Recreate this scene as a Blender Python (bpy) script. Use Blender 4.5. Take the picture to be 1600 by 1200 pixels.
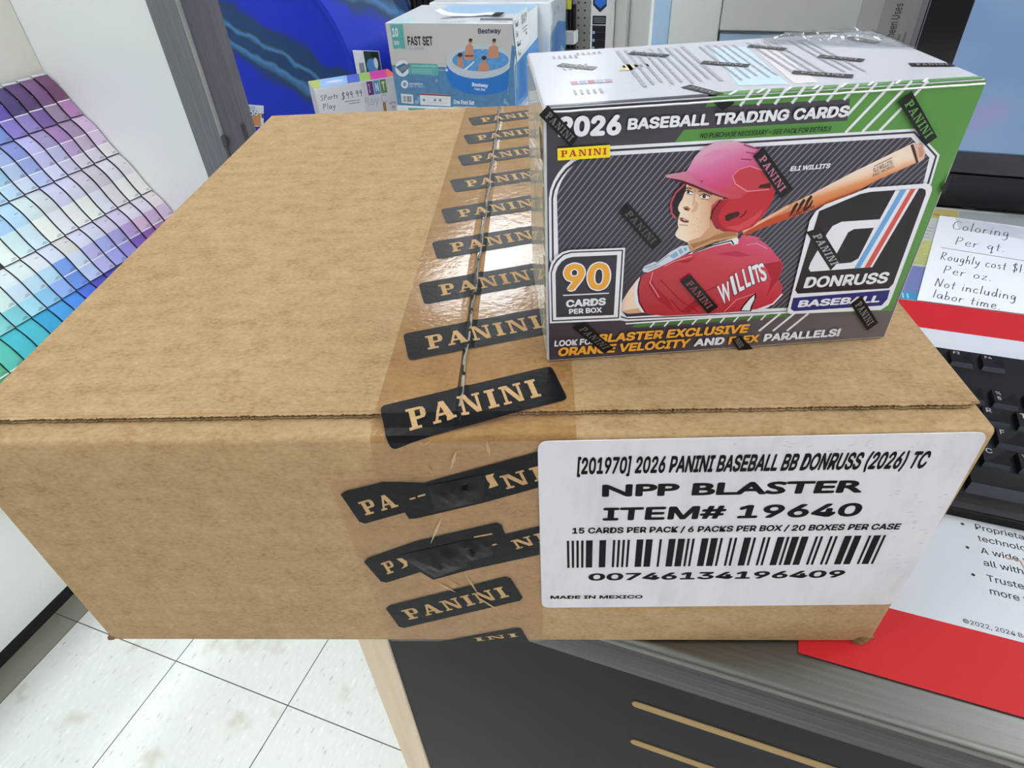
import bpy, bmesh, math, random, os
from mathutils import Vector, Matrix, noise
from mathutils.geometry import tessellate_polygon
random.seed(7)
PI = math.pi
scene = bpy.context.scene
COL = scene.collection
for o in list(bpy.data.objects):
    bpy.data.objects.remove(o)

# ------------------------------------------------------------------ camera
cam_data = bpy.data.cameras.new('camera')
cam = bpy.data.objects.new('camera', cam_data)
COL.objects.link(cam)
scene.camera = cam
PITCH, YAW, ROLL = 0.688251, -0.388827, -0.060662
cam_data.sensor_width = 36.0
cam_data.lens = 36.0 * 997.63 / 1600.0
cam_data.clip_start = 0.01
fw = Vector((math.sin(YAW)*math.cos(PITCH), math.cos(YAW)*math.cos(PITCH), -math.sin(PITCH)))
rt = Vector((math.cos(YAW), -math.sin(YAW), 0))
up = rt.cross(fw)
r2 = rt*math.cos(ROLL) + up*math.sin(ROLL)
u2 = up*math.cos(ROLL) - rt*math.sin(ROLL)
m3 = Matrix((r2, u2, -fw)).transposed()
cam.matrix_world = Matrix.Translation((0.27873, -0.0880, 0.3176)) @ m3.to_4x4()

# ------------------------------------------------------------------ world, exposure
w = bpy.data.worlds.new('store_ambient'); scene.world = w
w.use_nodes = True
w.node_tree.nodes['Background'].inputs[0].default_value = (0.93, 0.97, 1.0, 1)
w.node_tree.nodes['Background'].inputs[1].default_value = 0.27
scene.view_settings.view_transform = 'Standard'
scene.view_settings.look = 'None'
scene.view_settings.exposure = 0.0
scene.view_settings.gamma = 1.0
scene.view_settings.use_curve_mapping = False
LAMP = 11.2          # strength of the ceiling panels
FLOOR_Z = -1.03
CEIL_Z = 2.0

# ------------------------------------------------------------------ materials
def lin(h):
    h = h.lstrip('#')
    out = []
    for i in (0, 2, 4):
        c = int(h[i:i+2], 16)/255.0
        out.append(c/12.92 if c <= 0.04045 else ((c+0.055)/1.055)**2.4)
    return (*out, 1.0)

MATS = {}
def M(col, rough=0.55, metal=0.0, coat=0.0, spec=0.4, emit=0.0, name=None):
    key = (col, rough, metal, coat, spec, emit)
    if key in MATS: return MATS[key]
    m = bpy.data.materials.new(name or ('surface_' + col.strip('#')))
    m.use_nodes = True
    b = m.node_tree.nodes['Principled BSDF']
    b.inputs['Base Color'].default_value = lin(col)
    b.inputs['Roughness'].default_value = rough
    b.inputs['Metallic'].default_value = metal
    b.inputs['Coat Weight'].default_value = coat
    b.inputs['Coat Roughness'].default_value = 0.12
    b.inputs['Specular IOR Level'].default_value = spec
    if emit:
        b.inputs['Emission Color'].default_value = lin(col)
        b.inputs['Emission Strength'].default_value = emit
    MATS[key] = m
    return m

def nodes(name):
    m = bpy.data.materials.new(name); m.use_nodes = True
    nt = m.node_tree
    return m, nt, nt.nodes, nt.links, nt.nodes['Principled BSDF']

def ramp(N, stops, interp='LINEAR'):
    r = N.new('ShaderNodeValToRGB'); r.color_ramp.interpolation = interp
    el = r.color_ramp.elements
    while len(el) < len(stops): el.new(0.5)
    for e, (p, c) in zip(el, stops):
        e.position = p; e.color = lin(c) if isinstance(c, str) else c
    return r

def noise_mat(name, stops, scale=(40, 40, 40), detail=6, rough=0.8, bump=0.0, bscale=1.0, coat=0.0, metal=0.0, spec=0.4, nscale=1.0):
    m, nt, N, L, b = nodes(name)
    tc = N.new('ShaderNodeTexCoord'); mp = N.new('ShaderNodeMapping')
    mp.inputs['Scale'].default_value = scale
    L.new(tc.outputs['Object'], mp.inputs['Vector'])
    n = N.new('ShaderNodeTexNoise'); n.inputs['Scale'].default_value = nscale; n.inputs['Detail'].default_value = detail
    n.inputs['Roughness'].default_value = 0.65
    L.new(mp.outputs[0], n.inputs['Vector'])
    r = ramp(N, stops); L.new(n.outputs['Fac'], r.inputs[0]); L.new(r.outputs[0], b.inputs['Base Color'])
    b.inputs['Roughness'].default_value = rough; b.inputs['Coat Weight'].default_value = coat
    b.inputs['Metallic'].default_value = metal; b.inputs['Specular IOR Level'].default_value = spec
    if bump:
        bp = N.new('ShaderNodeBump'); bp.inputs['Strength'].default_value = bump; bp.inputs['Distance'].default_value = 0.001*bscale
        L.new(n.outputs['Fac'], bp.inputs['Height']); L.new(bp.outputs[0], b.inputs['Normal'])
    return m

def grad_mat(name, p0, p1, stops, rough=0.3, coat=0.3):
    """printed blend of inks along the line p0-p1 (object space, metres)"""
    m, nt, N, L, b = nodes(name)
    tc = N.new('ShaderNodeTexCoord')
    d = Vector(p1) - Vector(p0); ln2 = d.length_squared
    dot = N.new('ShaderNodeVectorMath'); dot.operation = 'DOT_PRODUCT'
    sub = N.new('ShaderNodeVectorMath'); sub.operation = 'SUBTRACT'; sub.inputs[1].default_value = p0
    L.new(tc.outputs['Object'], sub.inputs[0]); L.new(sub.outputs[0], dot.inputs[0])
    dot.inputs[1].default_value = d/ln2
    r = ramp(N, stops); L.new(dot.outputs['Value'], r.inputs[0]); L.new(r.outputs[0], b.inputs['Base Color'])
    b.inputs['Roughness'].default_value = rough; b.inputs['Coat Weight'].default_value = coat
    b.inputs['Coat Roughness'].default_value = 0.12
    return m

# ------------------------------------------------------------------ mesh helpers
class MB:
    """collects faces and links them as one mesh object"""
    def __init__(s): s.v = []; s.f = []; s.mi = []; s.mats = []
    def slot(s, m):
        if m not in s.mats: s.mats.append(m)
        return s.mats.index(m)
    def face(s, pts, m):
        i = len(s.v); s.v += [tuple(p) for p in pts]; s.f.append(tuple(range(i, i+len(pts)))); s.mi.append(s.slot(m)); return s
    def tris(s, pts, faces, m):
        i = len(s.v); s.v += [tuple(p) for p in pts]; k = s.slot(m)
        for f in faces: s.f.append(tuple(i+a for a in f)); s.mi.append(k)
        return s
    def box(s, x0, x1, y0, y1, z0, z1, m, bevel=0.0, seg=2):
        bm = bmesh.new()
        bmesh.ops.create_cube(bm, size=1.0)
        for v in bm.verts:
            v.co = Vector((x0 + (v.co.x+.5)*(x1-x0), y0 + (v.co.y+.5)*(y1-y0), z0 + (v.co.z+.5)*(z1-z0)))
        if bevel: bmesh.ops.bevel(bm, geom=bm.edges[:], offset=bevel, segments=seg, affect='EDGES', profile=0.5)
        return s.bm(bm, m)
    def bm(s, bm, m):
        bm.verts.index_update()
        s.tris([v.co[:] for v in bm.verts], [[v.index for v in f.verts] for f in bm.faces], m); bm.free(); return s
    def prism(s, poly, axis, a, b, m):
        """poly: 2-D outline in the two other axes, extruded along axis from a to b"""
        def P(q, t):
            return {'x': (t, q[0], q[1]), 'y': (q[0], t, q[1]), 'z': (q[0], q[1], t)}[axis]
        n = len(poly); pts = [P(q, a) for q in poly] + [P(q, b) for q in poly]
        fs = [(i, (i+1) % n, n+(i+1) % n, n+i) for i in range(n)]
        tri = tessellate_polygon([[Vector((q[0], q[1], 0)) for q in poly]])
        fs += [tuple(t) for t in tri] + [tuple(n+i for i in reversed(t)) for t in tri]
        return s.tris(pts, fs, m)
    def cyl(s, c, r, h, m, axis='z', n=20, r2=None):
        r2 = r if r2 is None else r2
        pts = []
        for k, (t, rr) in enumerate(((0, r), (h, r2))):
            for i in range(n):
                a = 2*PI*i/n; q = (rr*math.cos(a), rr*math.sin(a))
                d = {'x': (t, q[0], q[1]), 'y': (q[0], t, q[1]), 'z': (q[0], q[1], t)}[axis]
                pts.append((c[0]+d[0], c[1]+d[1], c[2]+d[2]))
        fs = [(i, (i+1) % n, n+(i+1) % n, n+i) for i in range(n)] + [tuple(range(n)), tuple(range(2*n-1, n-1, -1))]
        return s.tris(pts, fs, m)
    def build(s, name, parent=None, smooth=False, fixn=True):
        me = bpy.data.meshes.new(name); me.from_pydata(s.v, [], s.f)
        for m in s.mats: me.materials.append(m)
        me.polygons.foreach_set('material_index', s.mi)
        if fixn:
            bm = bmesh.new(); bm.from_mesh(me); bmesh.ops.recalc_face_normals(bm, faces=bm.faces[:]); bm.to_mesh(me); bm.free()
        if smooth:
            bm = bmesh.new(); bm.from_mesh(me); bmesh.ops.remove_doubles(bm, verts=bm.verts[:], dist=1e-6); bm.to_mesh(me); bm.free()
            me.polygons.foreach_set('use_smooth', [True]*len(me.polygons))
            try: me.set_sharp_from_angle(angle=math.radians(35))
            except Exception: pass
        me.update()
        o = bpy.data.objects.new(name, me); COL.objects.link(o)
        if parent is not None: o.parent = parent
        return o

def thing(name, label, cat, loc=(0, 0, 0), rz=0.0, group=None):
    o = bpy.data.objects.new(name, None); COL.objects.link(o)
    o.empty_display_size = 0.02
    o.location = loc; o.rotation_euler = (0, 0, rz); tag(o, label, cat, group); return o
def tag(o, label, cat, group=None):
    o['label'] = label; o['category'] = cat
    if group: o['group'] = group
    return o
def struct(o): o['kind'] = 'structure'; return o

# ------------------------------------------------------------------ lettering
def load_font():
    try:
        p = os.path.join(bpy.utils.resource_path('LOCAL'), 'datafiles', 'fonts', 'Inter.woff2')
        return bpy.data.fonts.load(p)
    except Exception:
        return None
INTER = load_font()
_GL = {}
def glyphs(body, font, bold, space=1.0):
    k = (body, font is None, space)
    if k not in _GL:
        c = bpy.data.curves.new('lettering', 'FONT'); c.body = body
        if font: c.font = font
        c.resolution_u = 3; c.space_character = space
        o = bpy.data.objects.new('lettering', c)
        me = bpy.data.meshes.new_from_object(o)
        vs = [(v.co.x, v.co.y) for v in me.vertices]; fs = [tuple(p.vertices) for p in me.polygons]
        bpy.data.objects.remove(o); bpy.data.meshes.remove(me); bpy.data.curves.remove(c)
        _GL[k] = (vs, fs)
    return _GL[k]
_CAP = {}
def cap_of(font, bold):
    k = font is None
    if k not in _CAP:
        vs, _ = glyphs('H', font, bold); _CAP[k] = (min(v[1] for v in vs), max(v[1] for v in vs))
    return _CAP[k]

# slab-serif capitals for the tape maker's word: quads in a unit-high cell
def q(x0, y0, x1, y1): return [(x0, y0), (x1, y0), (x1, y1), (x0, y1)]
SLAB = {
 'P': (0.80, [q(0, 0, .52, .13), q(.12, .1, .36, .9), q(0, .87, .5, 1), q(.34, .86, .62, 1), [(.58, 1), (.6, .86), (.78, .8), (.74, .95)],
              q(.58, .55, .80, .84), [(.58, .56), (.80, .58), (.72, .44), (.56, .42)], q(.34, .42, .6, .55)]),
 'A': (1.0, [q(0, 0, .34, .12), q(.58, 0, 1.0, .12), [(.1, .1), (.22, .1), (.5, .86), (.42, 1)], [(.62, .1), (.9, .1), (.62, 1), (.38, 1)], q(.24, .28, .68, .40)]),
 'N': (0.98, [q(0, 0, .34, .12), q(.1, .1, .22, .9), q(0, .88, .32, 1), [(.12, 1), (.36, 1), (.88, .0), (.66, .0)], q(.76, .02, .88, .9), q(.64, .88, .98, 1)]),
 'I': (0.46, [q(0, 0, .46, .13), q(.11, .1, .35, .9), q(0, .87, .46, 1)]),
}
def slab_word(word='PANINI', gap=0.2):
    x = 0; out = []
    for ch in word:
        wd, qs = SLAB[ch]
        for p in qs: out.append([(x + a, b) for a, b in p])
        x += wd + gap
    x -= gap
    return [[(a/x, b) for a, b in p] for p in out]     # 0..1 by 0..1
PANINI = slab_word()

def hom(src, dst):
    """plane-to-plane map from four point pairs"""
    n = 8; A = []
    for (x, y), (X, Y) in zip(src, dst):
        A.append([x, y, 1, 0, 0, 0, -X*x, -X*y, X]); A.append([0, 0, 0, x, y, 1, -Y*x, -Y*y, Y])
    for i in range(n):
        p = max(range(i, n), key=lambda r: abs(A[r][i])); A[i], A[p] = A[p], A[i]
        d = A[i][i]; A[i] = [a/d for a in A[i]]
        for r in range(n):
            if r != i and A[r][i]:
                f = A[r][i]; A[r] = [a - f*b for a, b in zip(A[r], A[i])]
    h = [A[i][n] for i in range(n)]
    def f(x, y):
        d = h[6]*x + h[7]*y + 1
        return ((h[0]*x + h[1]*y + h[2])/d, (h[3]*x + h[4]*y + h[5])/d)
    return f

class Print:
    """ink on one flat face. to2: reads a point of the artwork into the face's own mm; to3(u, v, k): mm and ink layer k to the thing's space"""
    def __init__(s, to2, to3): s.to2 = to2; s.to3 = to3; s.mb = MB()
    def P(s, pts): return [s.to2(*p) for p in pts]
    def poly(s, pts, m, k=1, raw=False):
        uv = pts if raw else s.P(pts)
        tri = tessellate_polygon([[Vector((a, b, 0)) for a, b in uv]])
        s.mb.tris([s.to3(a, b, k) for a, b in uv], [tuple(t) for t in tri], m); return s
    def line(s, pts, wd, m, k=1, raw=False):
        """a ruled line of width wd mm along pts"""
        uv = pts if raw else s.P(pts)
        for (ax, ay), (bx, by) in zip(uv, uv[1:]):
            dx, dy = bx-ax, by-ay; l = math.hypot(dx, dy) or 1e-9; nx, ny = -dy/l*wd/2, dx/l*wd/2
            ex, ey = dx/l*wd*.25, dy/l*wd*.25
            s.poly([(ax+nx-ex, ay+ny-ey), (bx+nx+ex, by+ny+ey), (bx-nx+ex, by-ny+ey), (ax-nx-ex, ay-ny-ey)], m, k, True)
        return s
    def text(s, body, bl, br, tl, m, k=2, font=None, bold=0.0, space=1.0, raw=False, ink=True):
        """lettering whose baseline runs bl-br and whose capitals reach tl"""
        if not raw: bl, br, tl = s.P([bl, br, tl])
        vs, fs = glyphs(body, font, bold, space)
        # heavier weights: the same outlines struck again a hair apart all round
        rr = bold*.62; shifts = [(0, 0)] + ([(rr*math.cos(i*PI/4), rr*math.sin(i*PI/4)) for i in range(8)] if bold else [])
        x0 = min(v[0] for v in vs)-rr; x1 = max(v[0] for v in vs)+rr; c0, c1 = cap_of(font, bold); c0 -= rr; c1 += rr
        for si, (sx, sy) in enumerate(shifts):
            o = []
            for x, y in vs:
                a = (x+sx-x0)/(x1-x0); b = (y+sy-c0)/(c1-c0)
                o.append((bl[0]+(br[0]-bl[0])*a+(tl[0]-bl[0])*b, bl[1]+(br[1]-bl[1])*a+(tl[1]-bl[1])*b))
            s.mb.tris([s.to3(a, b, k + si*.07) for a, b in o], fs, m)
        return s
    def slab(s, bl, br, tl, m, k=2, raw=False, letters=None):
        if not raw: bl, br, tl = s.P([bl, br, tl])
        for pi, p in enumerate(PANINI):
            uv = [(bl[0]+(br[0]-bl[0])*a+(tl[0]-bl[0])*b, bl[1]+(br[1]-bl[1])*a+(tl[1]-bl[1])*b) for a, b in p]
            s.poly(uv, m, k + pi*.02, True)
        return s
    def build(s, name, parent): return s.mb.build(name, parent, fixn=False)

def rrect(pts, r, n=5):
    """round the corners of a convex quad (any plane units)"""
    out = []; k = len(pts)
    for i in range(k):
        p = Vector(pts[i]); a = Vector(pts[i-1]); b = Vector(pts[(i+1) % k])
        da = (a-p).normalized(); db = (b-p).normalized()
        A = p + da*r; B = p + db*r
        for t in range(n+1):
            t /= n; out.append(tuple((1-t)**2*A + 2*t*(1-t)*p + t*t*B))
    return out
def ellipse(cx, cy, rx, ry, n=24, rot=0.0, a0=0.0, a1=2*PI):
    o = []
    for i in range(n):
        t = a0 + (a1-a0)*i/(n if abs(a1-a0-2*PI) < 1e-6 else n-1)
        x, y = rx*math.cos(t), ry*math.sin(t)
        o.append((cx + x*math.cos(rot) - y*math.sin(rot), cy + x*math.sin(rot) + y*math.cos(rot)))
    return o
# handwriting: pen strokes in a unit cell (x across, y up, baseline 0, capitals 1)
HAND = {
 'a': (.55, [[(.45, .45), (.3, .55), (.1, .45), (.05, .2), (.2, 0), (.35, .08), (.45, .45), (.46, .05), (.54, .02)]]),
 'b': (.5, [[(.1, 1), (.08, .02)], [(.08, .3), (.25, .5), (.42, .35), (.38, .08), (.2, 0), (.08, .1)]]),
 'c': (.48, [[(.42, .45), (.25, .55), (.07, .35), (.1, .08), (.28, 0), (.44, .1)]]),
 'd': (.52, [[(.42, .4), (.25, .5), (.07, .3), (.12, .05), (.28, .02), (.42, .3), (.45, 1), (.42, .3), (.46, .02)]]),
 'e': (.5, [[(.08, .25), (.4, .32), (.36, .5), (.2, .54), (.06, .3), (.14, .05), (.3, 0), (.45, .1)]]),
 'g': (.52, [[(.42, .45), (.25, .53), (.08, .35), (.14, .1), (.3, .1), (.42, .4), (.4, -.2), (.25, -.4), (.05, -.3)]]),
 'h': (.5, [[(.1, 1), (.07, 0)], [(.08, .3), (.25, .5), (.38, .4), (.4, 0)]]),
 'i': (.24, [[(.12, .5), (.1, 0)], [(.12, .72), (.14, .76)]]),
 'l': (.24, [[(.13, 1), (.1, 0)]]),
 'm': (.75, [[(.06, .5), (.06, 0)], [(.06, .3), (.2, .5), (.32, .4), (.33, 0)], [(.33, .3), (.47, .5), (.6, .4), (.62, 0)]]),
 'n': (.52, [[(.08, .5), (.07, 0)], [(.08, .3), (.25, .5), (.4, .4), (.42, 0)]]),
 'o': (.52, [[(.25, .52), (.07, .35), (.1, .08), (.27, 0), (.43, .15), (.42, .4), (.25, .52)]]),
 'q': (.52, [[(.42, .45), (.22, .52), (.07, .3), (.18, .08), (.35, .15), (.43, .45), (.38, -.4), (.5, -.22)]]),
 'r': (.42, [[(.08, .5), (.07, 0)], [(.08, .28), (.2, .48), (.38, .48)]]),
 's': (.42, [[(.36, .45), (.2, .54), (.08, .42), (.3, .2), (.26, .02), (.06, .06)]]),
 't': (.38, [[(.2, .85), (.16, .05), (.28, 0)], [(.03, .52), (.36, .55)]]),
 'u': (.52, [[(.08, .5), (.08, .1), (.22, 0), (.38, .12), (.42, .5), (.42, 0)]]),
 'y': (.5, [[(.08, .5), (.12, .2), (.25, .12), (.4, .3)], [(.44, .52), (.36, .0), (.2, -.38), (.05, -.32)]]),
 'C': (.7, [[(.6, .85), (.4, 1), (.15, .8), (.06, .4), (.2, .05), (.42, 0), (.62, .12)]]),
 'F': (.55, [[(.1, 1), (.08, 0)], [(.1, 1), (.5, .98)], [(.1, .52), (.42, .52)]]),
 'N': (.7, [[(.06, 0), (.12, 1), (.5, .02), (.6, 1)]]),
 'P': (.6, [[(.12, 1), (.08, 0)], [(.1, .98), (.42, .95), (.5, .72), (.35, .5), (.1, .45)]]),
 'R': (.65, [[(.12, 1), (.08, 0)], [(.1, .98), (.42, .95), (.48, .72), (.3, .5), (.1, .47), (.55, 0)]]),
 'S': (.6, [[(.5, .85), (.3, 1), (.1, .82), (.2, .58), (.45, .42), (.45, .12), (.25, 0), (.05, .12)]]),
 '$': (.6, [[(.5, .85), (.3, .95), (.1, .8), (.2, .58), (.45, .42), (.45, .15), (.25, .05), (.05, .15)], [(.3, 1.1), (.25, -.15)]]),
 '1': (.3, [[(.15, 1), (.12, 0)]]),
 '0': (.58, [[(.3, 1), (.1, .75), (.08, .25), (.25, 0), (.45, .2), (.48, .7), (.3, 1)]]),
 '9': (.52, [[(.42, .75), (.28, .98), (.1, .8), (.14, .55), (.32, .52), (.43, .78), (.38, 0)]]),
 '6': (.52, [[(.4, 1), (.14, .6), (.08, .2), (.25, 0), (.43, .15), (.38, .4), (.12, .3)]]),
 '2': (.52, [[(.08, .8), (.25, 1), (.42, .8), (.3, .45), (.06, .02), (.48, .05)]]),
 '5': (.52, [[(.45, 1), (.14, .98), (.1, .58), (.35, .55), (.42, .25), (.25, 0), (.06, .08)]]),
 'z': (.45, [[(.06, .5), (.38, .5), (.06, .02), (.42, .04)]]),
 '.': (.22, [[(.08, 0), (.12, .04)]]),
 '=': (.5, [[(.06, .5), (.45, .52)], [(.06, .25), (.45, .27)]]),
}
def handwrite(pr, body, bl, ex, ey, wd, m, k=2, gap=.1):
    """pen lettering on a Print (mm): ex = mm vector of one unit across, ey = of one unit up"""
    x = 0
    for ch in body:
        if ch == ' ': x += .45; continue
        wdt, st = HAND[ch]
        for s_ in st:
            pr.line([(bl[0]+ex[0]*(x+a)+ey[0]*b, bl[1]+ex[1]*(x+a)+ey[1]*b) for a, b in s_], wd, m, k, True)
        x += wdt + gap

# ================================================================== THE STORE SHELL
# floor: twelve-inch vinyl tiles, flecked
def floor_material():
    m, nt, N, L, b = nodes('vinyl_tile')
    tc = N.new('ShaderNodeTexCoord')
    sep = N.new('ShaderNodeSeparateXYZ'); L.new(tc.outputs['Object'], sep.inputs[0])
    def joint(sock, off):
        a = N.new('ShaderNodeMath'); a.operation = 'SUBTRACT'; a.inputs[1].default_value = off; L.new(sock, a.inputs[0])
        d = N.new('ShaderNodeMath'); d.operation = 'PINGPONG'; d.inputs[1].default_value = 0.1492; L.new(a.outputs[0], d.inputs[0])
        g = N.new('ShaderNodeMath'); g.operation = 'LESS_THAN'; g.inputs[1].default_value = 0.0011; L.new(d.outputs[0], g.inputs[0])
        return g
    jx = joint(sep.outputs['X'], -0.7284); jy = joint(sep.outputs['Y'], 0.2966)
    mx = N.new('ShaderNodeMath'); mx.operation = 'MAXIMUM'; L.new(jx.outputs[0], mx.inputs[0]); L.new(jy.outputs[0], mx.inputs[1])
    mp = N.new('ShaderNodeMapping'); mp.inputs['Scale'].default_value = (150, 45, 1); mp.inputs['Rotation'].default_value = (0, 0, 0.35)
    L.new(tc.outputs['Object'], mp.inputs[0])
    n = N.new('ShaderNodeTexNoise'); n.inputs['Scale'].default_value = 1.0; n.inputs['Detail'].default_value = 2
    L.new(mp.outputs[0], n.inputs['Vector'])
    r = ramp(N, [(0.27, '#c2c3ba'), (0.33, '#e6e8e2'), (0.62, '#eaece6'), (0.72, '#f4f5f0')]); L.new(n.outputs['Fac'], r.inputs[0])
    n2 = N.new('ShaderNodeTexNoise'); n2.inputs['Scale'].default_value = 9.0; n2.inputs['Detail'].default_value = 3
    L.new(tc.outputs['Object'], n2.inputs['Vector'])
    r2_ = ramp(N, [(0.25, '#d9d6c6'), (0.4, '#ffffff')]); L.new(n2.outputs['Fac'], r2_.inputs[0])
    mul = N.new('ShaderNodeMix'); mul.data_type = 'RGBA'; mul.blend_type = 'MULTIPLY'; mul.inputs['Factor'].default_value = 1
    L.new(r.outputs[0], mul.inputs['A']); L.new(r2_.outputs[0], mul.inputs['B'])
    # the darker cut strip along the display base
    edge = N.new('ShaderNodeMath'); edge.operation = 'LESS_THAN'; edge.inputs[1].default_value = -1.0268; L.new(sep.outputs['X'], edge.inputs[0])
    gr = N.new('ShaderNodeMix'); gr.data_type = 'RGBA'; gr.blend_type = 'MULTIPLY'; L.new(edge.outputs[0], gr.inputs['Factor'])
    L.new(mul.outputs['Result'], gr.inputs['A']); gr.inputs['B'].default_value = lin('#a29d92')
    jm = N.new('ShaderNodeMix'); jm.data_type = 'RGBA'; L.new(mx.outputs[0], jm.inputs['Factor'])
    L.new(gr.outputs['Result'], jm.inputs['A']); jm.inputs['B'].default_value = lin('#4a4a48')
    L.new(jm.outputs['Result'], b.inputs['Base Color']); b.inputs['Roughness'].default_value = 0.42
    return m
struct(MB().box(-5, 4.5, -5, 7, FLOOR_Z-.05, FLOOR_Z, floor_material()).build('floor'))
struct(MB().box(-5, 4.5, -5, 7, CEIL_Z, CEIL_Z+.05, M('#e9e9e6', .9)).build('ceiling'))
struct(MB().box(-5, 4.5, 7, 7.1, FLOOR_Z, CEIL_Z, M('#d9dbd8', .8)).build('wall_back'))
struct(MB().box(-5, 4.5, -5.1, -5, FLOOR_Z, CEIL_Z, M('#75696f', .8)).build('wall_light_block'))  # unseen dark wall added to dim front faces and darken reflections
struct(MB().box(-5.1, -5, -5, 7.1, FLOOR_Z, CEIL_Z, M('#d9dbd8', .8)).build('wall_left'))
struct(MB().box(4.5, 4.6, -5, 7.1, FLOOR_Z, CEIL_Z, M('#d9dbd8', .8)).build('wall_right'))

# fluorescent troffers
lamp_m = M('#f4faff', .5, emit=LAMP, name='lamp_diffuser')
def ceiling_light(x, y):
    t = thing('ceiling_light', 'long white fluorescent panel set in the store ceiling', 'ceiling light', (x, y, CEIL_Z), 0, 'ceiling lights over the store')
    f = MB(); hw, hl = .32, .63
    for a in ((-hw, -hw+.03, -hl, hl), (hw-.03, hw, -hl, hl), (-hw+.03, hw-.03, -hl, -hl+.03), (-hw+.03, hw-.03, hl-.03, hl)):
        f.box(a[0], a[1], a[2], a[3], -.03, 0, M('#f0f0ee', .5))
    f.build('frame', t)
    MB().box(-hw+.03, hw-.03, -hl+.03, hl-.03, -.02, -.005, lamp_m).build('diffuser', t)
for lx in (-3.4, -1.15, 1.75, 3.9):
    for ly in (-3.6, -1.2, 1.0, 3.3, 5.6):
        ceiling_light(lx, ly)

# ================================================================== THE COUNTER
steel = noise_mat('brushed_steel', [(0.3, '#767570'), (0.5, '#7c7b76'), (0.7, '#83827c')], scale=(9, 500, 500), rough=0.38, metal=1.0, bump=0.02, detail=3)
black_lam = noise_mat('black_laminate', [(0.3, '#0b0c0f'), (0.7, '#101114')], scale=(300, 300, 300), rough=0.5, bump=0.05, spec=.18)
dark_apron_m = noise_mat('steel_apron_dark_reflection', [(0.3, '#453e43'), (0.5, '#544c51'), (0.7, '#62595e')], scale=(5, 200, 420), rough=.42, metal=.85, detail=3)  # apron of the same steel sheet, a dark reflection painted into its colour
tanwood = noise_mat('pale_maple', [(0.3, '#d6bfa4'), (0.7, '#e4d0b6')], scale=(60, 60, 4), rough=0.55)
mdf = M('#a98a5c', .75)
t = thing('service_counter', 'service counter with a brushed steel top and black grooved front under the cardboard case', 'counter', (0, 0, FLOOR_Z))
F = -FLOOR_Z
MB().box(.062, 1.7, .088, 1.30, F-.0095, F, steel, .0045, 5).build('steel_top', t, True)
MB().box(.0625, 1.699, .0885, 1.29, F-.033, F-.0060, dark_apron_m, .0012, 2).build('steel_apron', t, True)
MB().box(.092, 1.68, .1005, 1.28, .0, F-.0335, black_lam).build('black_front', t)
MB().box(.064, .0915, .0985, 1.28, 0, F-.0335, tanwood, .001).build('wood_edge_post', t)
for z, x0 in ((-.0905, .269), (-.1445, .272)):
    g = MB(); x1 = 1.6; r = .0033
    pl = [(x0+r+r*math.cos(a), F+z+r*math.sin(a)) for a in [PI/2+PI*i/10 for i in range(11)]] + [(x1-r+r*math.cos(a), F+z+r*math.sin(a)) for a in [-PI/2+PI*i/10 for i in range(11)]]
    g.prism(pl, 'y', .0998, .1008, mdf).build('groove_inlay', t)['label'] = 'raw tan groove routed in the black front'

# mat lying on the counter
white_p = M('#c6c9d1', .5, spec=.25); red_p = M('#bf2226', .5, spec=.2); ink = M('#26262c', .5)
t = thing('counter_mat', 'white desk mat with red bands and printed text under the black keyboard', 'desk mat', (0, 0, 0))
MB().box(.345, 1.0, .1095, .4785, .0001, .0011, M('#4a2428', .6), 0, 1).build('mat_sheet', t)  # dark core colour stands in for the shadow gap under the mat edge
pm = Print(lambda u, v: (u, v), lambda u, v, k: (u/1000, v/1000, .0011 + k*.00006))
for a, b_, c_ in ((109.5, 150.5, red_p), (150.5, 436, white_p), (436, 478.5, red_p)):
    pm.poly([(345, a), (1000, a), (1000, b_), (345, b_)], c_, 1, True)
pm.build('band_print', t)
pm = Print(lambda u, v: (u, v), lambda u, v, k: (u/1000, v/1000, .0011 + k*.00006))
def mat_line(s, x, y, h=4.6):
    vs, _ = glyphs(s, INTER, .012); c0, c1 = cap_of(INTER, .012)
    wd = (max(a[0] for a in vs)-min(a[0] for a in vs))/(c1-c0)*h
    pm.text(s, (x, y), (x+wd, y), (x, y+h), ink, 2, INTER, .012, raw=True)
for s, y in (('Proprietary system', 221), ('technology', 212.5), ('A wide variety', 203.5), ('all with excellent', 195), ('Trusted by', 184.5), ('more than', 176)):
    mat_line(s, 440 if s[0].isupper() and s != 'all with' else 440, y, 4.3)
for y in (223, 205.5, 186.5):
    pm.poly(ellipse(433.5, y, 1.0, 1.0, 12), ink, 2, True)
pm.build('body_text', t)
pm = Print(lambda u, v: (u, v), lambda u, v, k: (u/1000, v/1000, .0011 + k*.00006))
mat_line('\u00a92022, 2024 Benjamin Moore', 424, 153.2, 2.6)
pm.build('copyright_line', t)
# a rusty scuff across the mat
sc = MB(); scm = M('#b58e80', .7)
path = [(.452, .204), (.459, .2045), (.4605, .197), (.4585, .185), (.457, .174), (.458, .163), (.461, .156)]
for (ax, ay), (bx, by) in zip(path, path[1:]):
    dx, dy = bx-ax, by-ay; l = math.hypot(dx, dy); nx, ny = -dy/l*.0005, dx/l*.0005
    sc.face([(ax+nx, ay+ny, .00128), (bx+nx, by+ny, .00128), (bx-nx, by-ny, .00128), (ax-nx, ay-ny, .00128)], scm)
sc.build('scuff_mark', t, fixn=False)

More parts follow.
